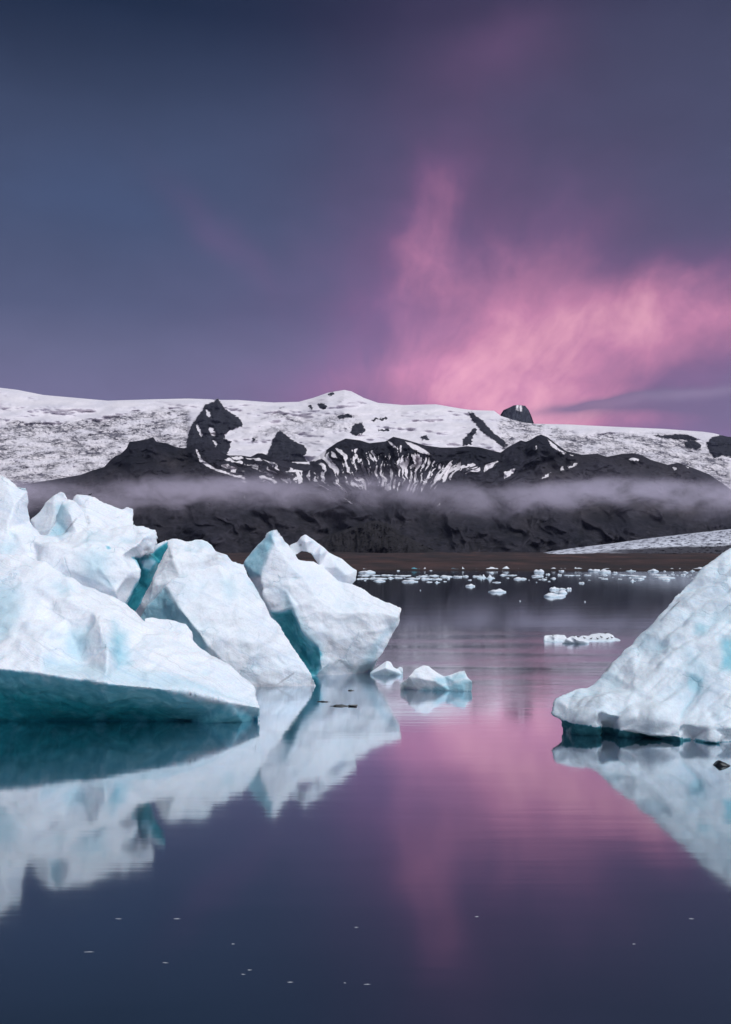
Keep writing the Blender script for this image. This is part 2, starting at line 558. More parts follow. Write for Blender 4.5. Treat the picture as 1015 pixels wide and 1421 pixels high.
gloss = n.new('ShaderNodeBsdfGlossy', inp={'Color': (0.86, 0.92, 0.97), 'Roughness': rough, 'Normal': bump.outputs[0]})
body = n.new('ShaderNodeBsdfDiffuse', inp={'Color': (0.006, 0.016, 0.026)})
fres = n.new('ShaderNodeFresnel', inp={'IOR': 1.33, 'Normal': bump.outputs[0]})
fac = n.ramp(fres.outputs[0], 0.10, 0.40, 0.31, 0.93, False)
wmix = n.new('ShaderNodeMixShader', inp={0: fac, 1: body.outputs[0], 2: gloss.outputs[0]})
finish(n, wmix.outputs[0])

# ---------------------------------------------------------------- lagoon, plain, mountains
UU = np.arange(-330, 1346, 1.15)


def water_sheet():
    m = bpy.data.meshes.new('lagoon_water')
    m.from_pydata([(-6000, -3000, 0), (6000, -3000, 0), (6000, 2600, 0), (-6000, 2600, 0)], [], [(0, 1, 2, 3)])
    return structure(link('lagoon_water', m, M_WATER))


water_sheet()


def interp(pts):
    a = np.array(pts, float)
    return lambda u: np.interp(u, a[:, 0], a[:, 1])


def plain():
    u = np.linspace(-1400, 2400, 900)
    ys = np.concatenate([np.geomspace(560, 1500, 120), np.geomspace(1520, 5200, 60)])
    U, Y = np.meshgrid(u, ys)
    X = (U - CX) / F * Y
    p = np.stack([X, Y, 0 * X], -1)
    shore = 648 + 26 * fbm(np.stack([X / 140, 0 * X, 0 * X + 3.1], -1), 3)
    d = Y - shore
    base = np.interp(d, [-90, -10, 0, 6, 60, 250, 850, 2400, 4600], [-6, -1.0, -0.1, 0.9, 1.6, 2.6, 7.5, 22, 45])
    hum = fbm(p / np.array((160, 60, 1.0)), 4) * np.interp(d, [0, 40, 300, 2500], [0, 1.3, 4.2, 9]) * (d > 0)
    p[..., 2] = base + hum
    tone = 0.42 + 1.3 * fbm(p * np.array((1, 1, 0)) / np.array((110, 330, 1.0)) + 5, 5, 0.6)
    tone = np.clip(tone, 0, 1)[..., None]
    col = np.array((0.009, 0.005, 0.0055)) * (1 - tone) + np.array((0.056, 0.024, 0.020)) * tone
    wet = sstep(5, 0, d)[..., None]
    col = col * (1 - wet * 0.6)
    m = grid_mesh('outwash_plain', p)
    set_attr(m, 'albedo', col.reshape(-1, 3))
    return structure(link('outwash_plain', m, M_PLAIN))


plain()


def as_field(U, V, polys, lim=9.0):
    return np.clip(np.maximum.reduce([-poly_sd(U, V, p) for p in polys]), -lim, lim)


def sheet(name, top, bottom, near, farther, rows, paint, us=UU, back=(900, -500), curve=1.0, mat=None):
    """a slope that climbs from a near foot to a farther crest and falls away behind it"""
    t = np.linspace(0, 1, rows)
    U, T = np.meshgrid(us, t)
    tv, bv = top(U), bottom(U)
    V = bv + (tv - bv) * T
    Y = near + (farther - near) * T ** curve
    dY, col, *more = paint(U, V, T, Y)
    P = at_np(U, V, Y + dY)
    extra = []
    crest, ccol = P[-1], col[-1]
    for k in (0.3, 1.0):
        e = crest + np.array((0, back[0] * k, back[1] * k))
        extra.append(e)
    P = np.concatenate([P, np.stack(extra)], 0)
    col = np.concatenate([col, ccol[None], ccol[None]], 0)
    m = grid_mesh(name, P)
    set_attr(m, 'albedo', col.reshape(-1, 3))
    for key, arr in (more[0] if more else {}).items():
        arr = np.concatenate([arr, arr[-1:], arr[-1:]], 0)
        set_attr(m, key, arr.reshape(-1, 3) if arr.ndim == 3 else arr.ravel())
    return structure(link(name, m, mat))


def lerp3(a, b, t):
    return np.asarray(a) * (1 - t[..., None]) + np.asarray(b) * t[..., None]


def px(U, V, su, sv, seed=0.0):
    return np.stack([U / su, V / sv, 0 * U + seed], -1)


SNOW, SNOW2, ICE_D, ROCK, ROCK_B = (0.76, 0.70, 0.735), (0.58, 0.55, 0.62), (0.085, 0.078, 0.105), (0.013, 0.013, 0.017), (0.034, 0.028, 0.027)

def crag(name, top, foot, y0, depth, paint_snow, us, bulge=0.0, seed=0.0, rock=ROCK):
    mid = 0.5 * (us[0] + us[-1])
    half = 0.5 * (us[-1] - us[0])

    def paint(U, V, T, Y):
        edge = ((U - mid) / half) ** 2
        rel = ridged(px(U + V * 0.2, V, 9, 26, seed), 4)
        dY = bulge * edge - rel * 70 + fbm(px(U, V, 30, 30, seed + 3), 3) * 60
        dY = dY * (0.3 + 0.7 * sstep(1.0, 0.9, T))
        tone = np.clip(0.5 + fbm(px(U, V, 12, 20, seed + 1), 3), 0, 1)
        col = lerp3(np.array(rock) * 0.7, np.array(rock) * 1.5, tone)
        return dY, lerp3(col, SNOW, np.clip(paint_snow(U, V), 0, 1))
    return sheet(name, top, interp([(us[0], foot), (us[-1], foot)]), y0 - depth, y0, 110, paint, us, (250, -350), 1.0, M_ROCK)


def spots(polys, soft=0.9, wob=2.0):
    def f(U, V):
        r = fbm(px(U, V, 4, 4, 3.0), 2) * wob
        return np.maximum.reduce([area(U + r, V + r, p, soft) for p in polys])
    return f


cap_top = interp([(-330, 520), (-120, 530), (0, 538), (25, 541), (60, 548), (105, 552), (150, 556), (215, 554), (262, 553), (292, 554), (299, 555), (302, 552.5), (305, 555), (330, 555), (380, 558.5), (415, 557.5),
                  (435, 552), (455, 545), (478, 541), (488, 543), (505, 552), (525, 559), (560, 562), (605, 561), (640, 567), (655, 569), (686, 570), (695, 577), (712, 582.5), (728, 586.5),
                  (742, 588), (790, 589), (850, 592), (920, 595), (975, 599), (990, 601), (1010, 606), (1100, 612), (1345, 640)])


def paint_cap(U, V, T, Y):
    j = fbm(px(U, V, 14, 10, 2.0), 3) * 7
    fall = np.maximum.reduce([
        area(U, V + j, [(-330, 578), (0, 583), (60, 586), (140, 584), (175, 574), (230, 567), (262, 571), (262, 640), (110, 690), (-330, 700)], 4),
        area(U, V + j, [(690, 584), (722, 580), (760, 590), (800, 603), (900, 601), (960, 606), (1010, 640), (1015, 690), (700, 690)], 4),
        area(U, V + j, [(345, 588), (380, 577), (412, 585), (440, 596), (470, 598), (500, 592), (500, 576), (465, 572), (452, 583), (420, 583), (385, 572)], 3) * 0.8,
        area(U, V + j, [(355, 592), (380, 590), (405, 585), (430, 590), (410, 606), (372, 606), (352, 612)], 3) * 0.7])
    c1 = fbm(px(U + V * 0.4 + 9 * fbm(px(U, V, 25, 18, 15.0), 2), V, 8.0, 4.6, 5.0), 5, 0.72)
    c2 = fbm(px(U, V, 22, 12, 8.0), 3)
    rough = ridged(px(U, V, 9, 5, 4.0), 3)
    dY = fall * (c1 * 90 + rough * 45) + fbm(px(U, V, 60, 16, 1.0), 4) * 330 * (1 - fall) * sstep(1.0, 0.93, T)
    # soft banks in the upper snow field
    dY = dY - 130 * np.exp(-((U - 45) / 42) ** 2 - ((V - 567) / 9) ** 2) - 120 * np.exp(-((U - 95) / 26) ** 2 - ((V - 566) / 8) ** 2)
    col = lerp3(SNOW, SNOW2, np.clip(0.35 + 0.9 * fbm(px(U, V, 40, 7, 6.0), 3), 0, 1) * 0.8)
    # bare rock that breaks through the snow
    r = fbm(px(U, V, 5, 3.4, 20.0), 3) * 3.2
    Ur, Vr = U + r, V + r * 0.8
    rock = as_field(Ur, Vr, (
        [(649, 571), (655, 571), (668, 581), (684, 598), (706, 617), (699, 622), (684, 611), (668, 599), (655, 583)],
        [(660, 593), (664, 596), (657, 606), (655, 616), (642, 620), (643, 609), (650, 602)],
        [(454, 547), (463, 543), (464, 547), (457, 550)], [(428, 562), (433, 561), (435, 569), (430, 568)], [(440, 561), (446, 558), (455, 563), (454, 568), (444, 567)],
        [(388, 565), (398, 565), (397, 567), (388, 567)],
        [(949, 613), (965, 610), (975, 618), (968, 624), (952, 622)], [(905, 604), (950, 602), (972, 609), (960, 612), (920, 609)],
        [(489, 589), (503, 586), (508, 598), (495, 607), (486, 601)], [(514, 583), (523, 579), (526, 582), (519, 586)], [(525, 581), (537, 578), (539, 583), (529, 585)],
        [(583, 605), (593, 603), (596, 610), (585, 611)], [(466, 576), (486, 574), (492, 579), (470, 582)], [(523, 596), (540, 594), (541, 598), (526, 599)],
        [(351, 607), (354, 607), (352, 614), (348, 612)], [(310, 606), (322, 612), (317, 630), (308, 632)])) - 0.6
    crags = as_field(U + r * 0.5, V + r * 0.4, (
        [(302, 551), (306, 558), (312, 567), (322, 574), (331, 579), (337, 587), (336, 591), (328, 594), (319, 598), (313, 603), (311, 609), (314, 618), (312, 640), (258, 640), (260, 610), (264, 595), (270, 584),
         (276, 576), (281, 570), (286, 561), (294, 558.5), (299, 557)],
        [(389, 597), (396, 603), (406, 611), (418, 617), (424, 620), (427, 627), (421, 633), (430, 645), (366, 645), (371, 631), (378, 614), (384, 600)],
        [(990, 606), (1000, 604), (1012, 605), (1040, 612), (1100, 640), (1100, 650), (1040, 640), (1012, 634), (1000, 632), (992, 636), (984, 626), (981, 614)]))
    holes = as_field(Ur, Vr, ([(286, 568), (291, 572), (292, 579), (288, 577)], [(291, 594), (296, 595), (298, 605), (293, 604)], [(272, 590), (275, 590), (281, 604), (279, 606)], [(297, 612), (302, 616), (300, 620)])) + 0.6
    crags = np.minimum(crags, -holes)
    bulk = sstep(-2, 6, crags)
    field = np.maximum(rock, crags)
    dY = dY - bulk * (60 + 130 * ridged(px(U + V * 0.3, V, 14, 22, 41.0), 4)) - 30 * sstep(-1, 2, rock)
    rtone = np.clip(0.5 + 0.9 * fbm(px(U - V * 0.5, V, 5, 12, 44.0), 4), 0, 1)
    col2 = lerp3(np.array(ROCK) * 0.6, np.array(ROCK) * 1.8, rtone)
    dY = dY * sstep(1.0, 0.97, T)
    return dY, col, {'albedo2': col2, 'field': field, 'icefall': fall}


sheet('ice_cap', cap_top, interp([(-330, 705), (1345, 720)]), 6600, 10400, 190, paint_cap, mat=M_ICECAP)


crag('rock_nunatak', interp([(688, 600), (695, 575), (699, 569), (706, 566), (713, 562.5), (720, 562), (729, 563), (734, 569), (738, 578), (741, 587), (745, 602)]), 602, 10750, 250,
     spots([[(717, 562), (720, 562), (719.5, 570), (716.5, 569)], [(721, 562), (724, 562), (725, 571), (722, 571)]], 1.0, 1.0),
     np.arange(688, 746, 0.6), 260, 53.0, (0.03, 0.032, 0.042))

ridge_top = interp([(-330, 700), (-100, 690), (0, 676), (60, 668), (100, 661), (112, 659), (128, 653), (145, 648), (152, 640), (160, 633), (168, 630), (176, 622), (180, 613), (190, 612), (198, 610.5), (206, 609), (213, 606.5), (217, 613),
                    (232, 615), (243, 620), (256, 622), (268, 617), (284, 613), (292, 616), (301, 622), (309, 629), (318, 632), (335, 632), (348, 634), (358, 629), (364, 629), (378, 634), (400, 641), (430, 641),
                    (440, 634), (455, 623), (468, 614), (480, 608.5), (500, 611), (513, 615), (535, 612.5), (546, 606), (563, 610), (590, 618), (612, 621), (634, 621), (648, 619), (667, 621), (695, 628),
                    (706, 620), (723, 611), (730, 613), (737, 610), (745, 605), (751, 603), (760, 606.5), (772, 616), (786, 626), (808, 631), (829, 629.5), (843, 634), (862, 630), (881, 629), (892, 632), (903, 638), (927, 645), (941, 642),
                    (957, 647.5), (984, 658), (1005, 672), (1015, 680), (1050, 705), (1100, 735), (1160, 752), (1345, 760)])


def paint_ridge(U, V, T, Y):
    du, dv = U - 548, 752 - V
    ang = np.arctan2(du, dv)
    rad = np.hypot(du, dv)
    jit = fbm(px(U, V, 30, 20, 61.0), 3)
    ang = ang + 0.03 * np.sin(rad / 23 + ang * 4) + 0.05 * jit
    g = 0.65 * fbm(np.stack([ang * 19 + jit * 1.2, rad / 34, 0 * U + 3], -1), 4, 0.6) + 0.55 * fbm(np.stack([ang * 37, rad / 30 + 7, 0 * U + 13], -1), 3, 0.6)
    gw = ridged(np.stack([ang * 5 + jit * 0.5, rad / 160, 0 * U + 9], -1), 4)
    big = fbm(px(U, V, 70, 45, 63.0), 3)
    wx = fbm(px(U, V, 50, 40, 90.0), 3) * 40
    rib = ridged(px(U + wx - (V - 700) * 0.35, V + wx * 0.5, 70, 75, 66.0), 4, 0.45)
    low = sstep(675, 720, V)
    dY = -170 * gw * (1 - 0.9 * low) - 120 * rib * low - 70 * rib + 210 * big
    dY = dY * (0.25 + 0.75 * sstep(1.0, 0.93, T)) + 45
    # bare rock: near-black under the snow, browner on the rounded shoulder
    tone = np.clip(0.5 + 0.7 * fbm(px(U, V, 24, 16, 67.0), 4) + 0.9 * (rib - 0.6), 0, 1)  # ribs paler, hollows darker: relief shading put into the rock colour
    col = lerp3((0.0055, 0.006, 0.0105), (0.023, 0.0215, 0.031), tone)
    brown = np.maximum(area(U, V, [(770, 640), (830, 628), (900, 636), (990, 662), (1040, 720), (800, 720), (740, 680)], 25) * 0.9,
                       area(U, V, [(110, 665), (170, 640), (262, 630), (330, 668), (330, 690), (100, 690)], 14) * 0.75)
    brown = np.maximum(brown, low * 0.35)
    col = lerp3(col, lerp3((0.012, 0.0095, 0.010), (0.046, 0.036, 0.034), tone), np.clip(brown * (0.55 + 0.9 * big), 0, 1))
    scree = np.clip(ridged(px(U + wx + V * 0.6, V, 44, 40, 71.0), 5) * 2.4 - 1.5, 0, 1) * low * 0.5
    col = lerp3(col, (0.040, 0.037, 0.043), scree)
    # snow lies in the gullies
    dens = np.maximum.reduce([
        area(U, V, [(290, 630), (345, 634), (390, 642), (440, 650), (450, 672), (330, 676)], 7) * 0.60,
        area(U, V, [(428, 655), (445, 632), (480, 615), (545, 628), (560, 645), (560, 680), (430, 680)], 8) * 0.60,
        area(U, V, [(545, 614), (610, 640), (700, 640), (690, 652), (640, 665), (600, 676), (540, 676)], 7) * 0.66,
        area(U, V, [(460, 655), (620, 655), (610, 684), (450, 684)], 7) * 0.64,
        area(U, V, [(440, 640), (480, 640), (492, 655), (440, 655)], 4) * 0.66])
    wide = fbm(px(U, V, 26, 14, 73.0), 3) * 0.22
    snow = (dens + wide * 1.2 + g * 1.15 - 0.70) * 22 - 12 * sstep(0.2, 0.0, dens)
    r = fbm(px(U, V, 4, 3, 75.0), 2) * 1.6
    patches = as_field(U + r, V + r, (
        [(271, 622), (274, 624), (281, 638), (300, 650), (342, 664), (338, 665), (300, 654), (278, 642)],
        [(320, 634), (335, 633), (340, 637), (325, 638)], [(365, 638), (376, 640), (390, 645), (378, 644)],
        [(562, 612), (575, 616), (590, 624), (600, 632), (585, 629), (570, 621)], [(538, 611), (546, 616), (552, 622), (545, 620)],
        [(425, 635), (440, 630), (455, 624), (448, 636), (438, 640), (416, 641)], [(400, 636), (412, 640), (430, 641), (430, 644), (405, 642)],
        [(760, 609), (766, 614), (778, 624), (786, 629), (776, 626), (764, 618)], [(873, 637), (876, 635), (886, 636), (887, 639), (875, 639)],
        [(779, 647), (783, 647), (783, 652), (777, 655)], [(788, 648), (802, 642), (800, 646), (790, 651)], [(748, 666), (764, 655), (760, 662)], [(700, 655), (716, 650), (710, 660), (700, 664)],
        [(780, 629), (784, 628), (784, 631)], [(791, 631), (797, 631), (796, 633)], [(934, 649), (939, 648), (940, 652), (936, 653)], [(952, 647), (957, 648), (955, 650)],
        [(744, 618), (746, 618), (745, 624), (743, 624)], [(610, 698), (612, 697), (608, 703), (606, 703)], [(707, 697), (709, 697), (708, 699)], [(338, 686), (341, 692), (339, 692)],
        [(476, 690), (480, 692), (490, 699), (487, 699)], [(500, 695), (508, 701), (505, 701)]))
    field = np.maximum(np.clip(snow, -9, 9), patches)
    return dY, col, {'albedo2': np.broadcast_to(np.array(SNOW), col.shape), 'field': field, 'icefall': 0 * U}


sheet('mountain_ridge', ridge_top, interp([(-330, 774), (1345, 774)]), 3900, 5200, 200, paint_ridge, back=(700, -600), mat=M_RIDGE)


def paint_tongue(U, V, T, Y):
    c1 = fbm(px(U + V * 1.5, V, 8, 2.0, 81.0), 4, 0.6)
    dY = c1 * 50 + ridged(px(U, V, 14, 2.5, 83.0), 3) * 30
    col = lerp3((0.62, 0.63, 0.70), (0.16, 0.16, 0.20), np.clip(c1 * 2.4 + 0.15, 0, 1))
    moraine = sstep(0.42, 0.30, T + 0.1 * fbm(px(U, V, 30, 3, 84.0), 2)) * sstep(800, 880, U)
    col = lerp3(col, (0.05, 0.048, 0.058), moraine)
    return dY * 0.7 * sstep(1.0, 0.9, T), col


sheet('glacier_tongue', interp([(735, 771), (765, 765), (800, 760), (850, 754), (900, 747), (960, 740), (1015, 734), (1100, 728), (1345, 712)]),
      interp([(735, 774), (800, 770), (900, 768), (1345, 768)]), 3000, 3500, 50, paint_tongue, np.arange(735, 1346, 1.0), (200, -60), mat=M_TONGUE)

# near rocky spur at the foot of the ridge, left of the valley mouth
crag('rock_foothill', interp([(330, 772), (420, 757), (470, 738), (500, 728), (520, 722), (540, 727), (560, 742), (580, 752), (600, 762), (625, 771)]), 774, 3850, 250,
     lambda U, V: 0 * U, np.arange(330, 626, 1.0), 60, 87.0, (0.017, 0.015, 0.017))

# ---------------------------------------------------------------- low cloud across the mountain foot, and the air itself
def box(name, lo, hi, mat):
    (x0, y0, z0), (x1, y1, z1) = lo, hi
    m = bpy.data.meshes.new(name)
    m.from_pydata([(x0, y0, z0), (x1, y0, z0), (x1, y1, z0), (x0, y1, z0), (x0, y0, z1), (x1, y0, z1), (x1, y1, z1), (x0, y1, z1)], [],
                  [(0, 3, 2, 1), (4, 5, 6, 7), (0, 1, 5, 4), (1, 2, 6, 5), (2, 3, 7, 6), (3, 0, 4, 7)])
    return link(name, m, mat)


M_FOG, n = material('low_cloud')
pos = n.new('ShaderNodeNewGeometry').outputs['Position']
s3 = n.new('ShaderNodeSeparateXYZ', inp={0: pos})
wav = n.noise(n.new('ShaderNodeMapping', inp={'Vector': pos, 'Scale': (0.0019, 0.0016, 0.003)}).outputs[0], 1.0, 5.0, 0.6)
fine = n.noise(n.new('ShaderNodeMapping', inp={'Vector': pos, 'Scale': (0.008, 0.006, 0.014)}).outputs[0], 1.0, 5.0, 0.65, 0.6)
zz = n.math('ADD', s3.outputs['Z'], n.math('MULTIPLY_ADD', wav, 150.0, -75.0))
zz = n.math('ADD', zz, n.math('MULTIPLY_ADD', fine, 120.0, -60.0))
zz = n.math('MULTIPLY_ADD', s3.outputs['X'], 0.004, zz)
prof = n.math('MULTIPLY', n.ramp(zz, 160, 250), n.ramp(zz, 284, 240))
dens = n.math('MULTIPLY', prof, n.ramp(fine, 0.36, 0.64, 0.08, 1.5))
dens = n.math('MULTIPLY', dens, n.ramp(s3.outputs['X'], 500, 1400, 1.0, 0.5))
bank = n.noise(n.new('ShaderNodeMapping', inp={'Vector': pos, 'Scale': (0.0011, 0.0011, 0.0025)}).outputs[0], 1.0, 3.0, 0.5)
dens = n.math('MULTIPLY', dens, n.ramp(bank, 0.36, 0.62, 0.30, 1.5))
halo = n.math('MULTIPLY', n.ramp(zz, 120, 230), n.ramp(zz, 350, 240))
dens = n.math('MULTIPLY_ADD', halo, 0.05, dens)
vol = n.new('ShaderNodeVolumePrincipled', inp={'Color': (0.93, 0.84, 1.0), 'Density': n.math('MULTIPLY', dens, 0.0074), 'Anisotropy': 0.0})
n.new('ShaderNodeOutputMaterial', inp={'Volume': vol.outputs[0]})
fog = box('low_cloud', (-3200, 3250, 80), (3200, 3560, 420), M_FOG)
fog['kind'] = 'stuff'

M_HAZE, n = material('haze_air')
vol = n.new('ShaderNodeVolumePrincipled', inp={'Color': (0.58, 0.62, 1.0), 'Density': 0.0000055})
n.new('ShaderNodeOutputMaterial', inp={'Volume': vol.outputs[0]})
haze = box('haze', (-9000, -3100, -60), (9000, 12500, 2300), M_HAZE)
haze['kind'] = 'stuff'

# ---------------------------------------------------------------- icebergs
class W(tuple):
    """a point of the waterline; the ice goes on straight down below it"""


def chunk(outline, inner, thick, dip=1.3):
    """closed solid: outline and front points at pixel + distance, a rounded back"""
    ring, front_pts = [], []
    for q in outline:
        if isinstance(q, W):
            p = on_water(*q)
            front_pts.append(p)
            ring.append(Vector((p.x, p.y + 0.25, -dip)))
        else:
            ring.append(at(*q))
    front_pts += [at(*q) for q in inner]
    pix = lambda p: to_px(np.array(p))
    r2 = [Vector(pix(p)) for p in ring]
    f2 = [Vector(pix(p)) for p in front_pts]
    k = len(ring)
    edges = [(i, (i + 1) % k) for i in range(k)]
    arr = np.array([tuple(p) for p in r2])
    depth = np.array([p.y for p in ring])

    def solid_side(pts2, pts3):
        vv, _, ff, orig, _, _ = geometry.delaunay_2d_cdt(r2 + pts2, edges, [], 1, 1e-4)
        src = list(ring) + list(pts3)
        out = []
        for i, p in enumerate(vv):
            if orig[i]:
                out.append(src[orig[i][0]])
            else:
                w = 1 / (((arr - np.array(tuple(p))) ** 2).sum(1) + 1e-3)
                out.append(at(p.x, p.y, float((w * depth).sum() / w.sum())))
        return out, [tuple(f) for f in ff]
    # back
    lo, hi = arr.min(0), arr.max(0)
    step = max(6.0, math.sqrt((hi[0] - lo[0]) * (hi[1] - lo[1]) / 90))
    gu, gv = np.meshgrid(np.arange(lo[0], hi[0], step), np.arange(lo[1], hi[1], step))
    sd = -poly_sd(gu, gv, arr)
    keep = sd > step * 0.45
    gu, gv, sd = gu[keep], gv[keep], sd[keep]
    b2, b3 = [], []
    mx = max(sd.max(), 1e-3) if len(sd) else 1
    for a, b, d in zip(gu, gv, sd):
        w = 1 / (((arr - (a, b)) ** 2).sum(1) + 1e-3)
        yy = float((w * depth).sum() / w.sum()) + thick * (d / mx) ** 0.6
        b2.append(Vector((a, b)))
        b3.append(at(a, b, yy))
    bm = bmesh.new()
    for pts2, pts3, flip in ((f2, front_pts, False), (b2, b3, True)):
        vs, fs = solid_side(pts2, pts3)
        bv = [bm.verts.new(p) for p in vs]
        for f in fs:
            f = f[::-1] if flip else f
            try:
                bm.faces.new([bv[i] for i in f])
            except ValueError:
                pass
    bmesh.ops.remove_doubles(bm, verts=bm.verts, dist=1e-4)
    bmesh.ops.recalc_face_normals(bm, faces=bm.faces)
    return bm


def iceberg(name, chunks, voxel, relief, paint, relax=3, mat=None, cavity=0.26):
    joined = bmesh.new()
    tmp = bpy.data.meshes.new('tmp')
    for b in chunks:
        b.to_mesh(tmp)
        joined.from_mesh(tmp)
        b.free()
    joined.to_mesh(tmp)
    joined.free()
    o = bpy.data.objects.new('tmp', tmp)
    sc.collection.objects.link(o)
    md = o.modifiers.new('remesh', 'REMESH')
    md.mode = 'VOXEL'
    md.voxel_size = voxel
    md.use_smooth_shade = True
    sm = o.modifiers.new('smooth', 'SMOOTH')
    sm.factor = 0.5
    sm.iterations = relax
    dg = bpy.context.evaluated_depsgraph_get()
    mesh = bpy.data.meshes.new_from_object(o.evaluated_get(dg))
    bpy.data.objects.remove(o)
    bpy.data.meshes.remove(tmp)
    nv = len(mesh.vertices)
    co = np.empty(nv * 3, np.float32)
    no = np.empty(nv * 3, np.float32)
    mesh.vertices.foreach_get('co', co)
    mesh.vertices.foreach_get('normal', no)
    co, no = co.reshape(-1, 3).astype(float), no.reshape(-1, 3).astype(float)
    U, V = to_px(co)
    blue, dirt_shade = paint(U, V, co, no)
    rel = relief(U, V, co, no)
    blue = np.maximum(blue, cavity * sstep(-0.02, -0.26, rel))     # clearer ice shows in the hollows
    co = co + no * rel[:, None]
    origin = np.array((co[:, 0].mean(), co[:, 1].mean(), 0.0))
    mesh.vertices.foreach_set('co', (co - origin).astype(np.float32).ravel())
    mesh.update()
    mesh.name = name
    set_attr(mesh, 'blue', np.clip(blue, 0, 1))
    set_attr(mesh, 'dirt_shade', np.clip(dirt_shade, 0, 1))
    smooth(mesh)
    ob = link(name, mesh, mat or M_ICE)
    ob.location = origin
    return ob


def melt(co, seed, big=0.16, scallop=0.07, fine=0.03, size=1.0):
    """broad swells, bowl-shaped melt hollows that meet in soft edges, a few creases"""
    p = co / size + seed
    q = p + 0.35 * np.stack([perlin(p / 1.1), perlin(p / 1.1 + 5), perlin(p / 1.1 + 9)], -1)
    s = big * fbm(p / 2.6, 3, 0.55)
    s += scallop * (1.7 * cells(q / np.array((1.9, 1.6, 1.15))) ** 2 - 0.45)
    s += 0.40 * scallop * (1.7 * cells(q / np.array((0.8, 0.8, 0.5)) + 3) ** 2 - 0.45) * np.clip(0.5 + 1.5 * perlin(p / 2.0 + 2), 0, 1)
    s += fine * 0.6 * fbm(p / 0.35, 3)
    s -= 0.8 * big * np.clip(ridged(p / 3.1 + 7, 2) - 0.74, 0, 1) * 1.6
    return s * size


def wob(U, V, amp, size, seed):
    return amp * fbm(px(U, V, size, size, seed), 3)


# -- the long wedge with the undercut turquoise flank
front_berg = [chunk(
    [(-150, 805, 54), (-60, 776, 54), (0, 769, 54), (37, 769, 54), (56, 771, 53.8), (62, 780, 53.5), (79, 790, 53.3), (94, 795, 53), (112, 808, 53), (131, 816, 53), (140, 822, 53),
     (157, 827, 53), (176, 838, 52.8), (191, 850, 52.6), (202, 859, 52.5), (225, 871, 52), (262, 883, 51.5), (281, 898, 51.2), (299, 909, 51), (318, 924, 50.6), (337, 939, 50.2),
     (356, 957, 49.6), (366, 973, 49.2), (362, 983, 49.0), W((357, 998)), W((262, 999.5)), W((150, 1000)), W((56, 1000)), W((0, 1000)), W((-150, 1000))],
    [(318, 975, 48.0), (262, 962, 47.5), (206, 954, 47.0), (150, 949, 46.6), (112, 943, 46.7), (56, 934, 46.8), (0, 928, 46.9), (-80, 920, 47.3),
     (140, 868, 49.2), (150, 900, 48.0), (148, 935, 46.8), (166, 890, 49.7), (170, 915, 49.0), (165, 858, 50.8), (104, 890, 49.9), (115, 915, 48.9), (90, 862, 50.6),
     (60, 880, 48.7), (30, 860, 50), (20, 900, 48.2), (0, 830, 51.2), (-80, 850, 50.5), (40, 810, 52), (100, 835, 51), (130, 850, 50.6), (210, 905, 49.4), (230, 930, 48.4), (280, 935, 49.0), (200, 880, 51),
     (320, 952, 49.3)], 6.5),
    chunk([(199, 857, 54), (215, 858, 54.2), (235, 860.5, 54.2), (258, 865.5, 54), (266, 876, 53.8), (270, 892, 53.4), (230, 900, 53), (205, 880, 53)],
          [(235, 875, 53.2)], 1.6)]


def paint_front(U, V, co, no):
    w = wob(U, V, 5, 22, 1.0)
    lip = interp([(-200, 918), (-80, 920), (0, 928), (56, 934), (112, 943), (150, 949), (206, 954), (262, 962), (318, 975), (361, 983)])(U)
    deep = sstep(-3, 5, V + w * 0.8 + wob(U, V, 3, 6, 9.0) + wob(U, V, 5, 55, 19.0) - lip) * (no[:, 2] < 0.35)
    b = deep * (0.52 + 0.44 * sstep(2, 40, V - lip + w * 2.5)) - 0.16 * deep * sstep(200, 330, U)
    soft = 0.34 * area(U + w, V + w, [(158, 862), (175, 880), (178, 920), (160, 935), (153, 900)], 12)
    soft = np.maximum(soft, 0.22 * area(U + w, V + w, [(96, 872), (122, 868), (128, 890), (112, 918), (92, 905)], 12))
    soft = np.maximum(soft, 0.20 * area(U + w, V + w, [(-20, 810), (26, 812), (30, 850), (10, 880), (-20, 870)], 14))
    soft = np.maximum(soft, 0.16 * area(U + w, V + w, [(60, 910), (230, 935), (350, 975), (230, 958), (60, 934)], 8))
    streaks = np.clip(fbm(co * np.array((1.2, 1.2, 0.6)) + 3, 4, 0.65) * 1.6 - 0.1, 0, 1)
    b = np.maximum(b - 0.26 * deep * streaks, soft)
    d = 0.16 * area(U + w, V + w, [(-20, 830), (18, 825), (24, 870), (-10, 905), (-20, 900)], 12) * np.clip(0.5 + fbm(co / 0.4, 3), 0, 1)
    d = np.maximum(d, 0.35 * area(U, V, [(135, 857), (139, 855), (137, 862)], 1.5))
    return b, d


def relief_front(U, V, co, no):
    return melt(co, 3.3, 0.30, 0.12, 0.04) * np.where(no[:, 2] < -0.05, 0.6, 1.0)


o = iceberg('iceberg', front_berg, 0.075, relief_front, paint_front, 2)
tag(o, 'long white wedge-shaped iceberg with a dark turquoise undercut flank above the water', 'iceberg')

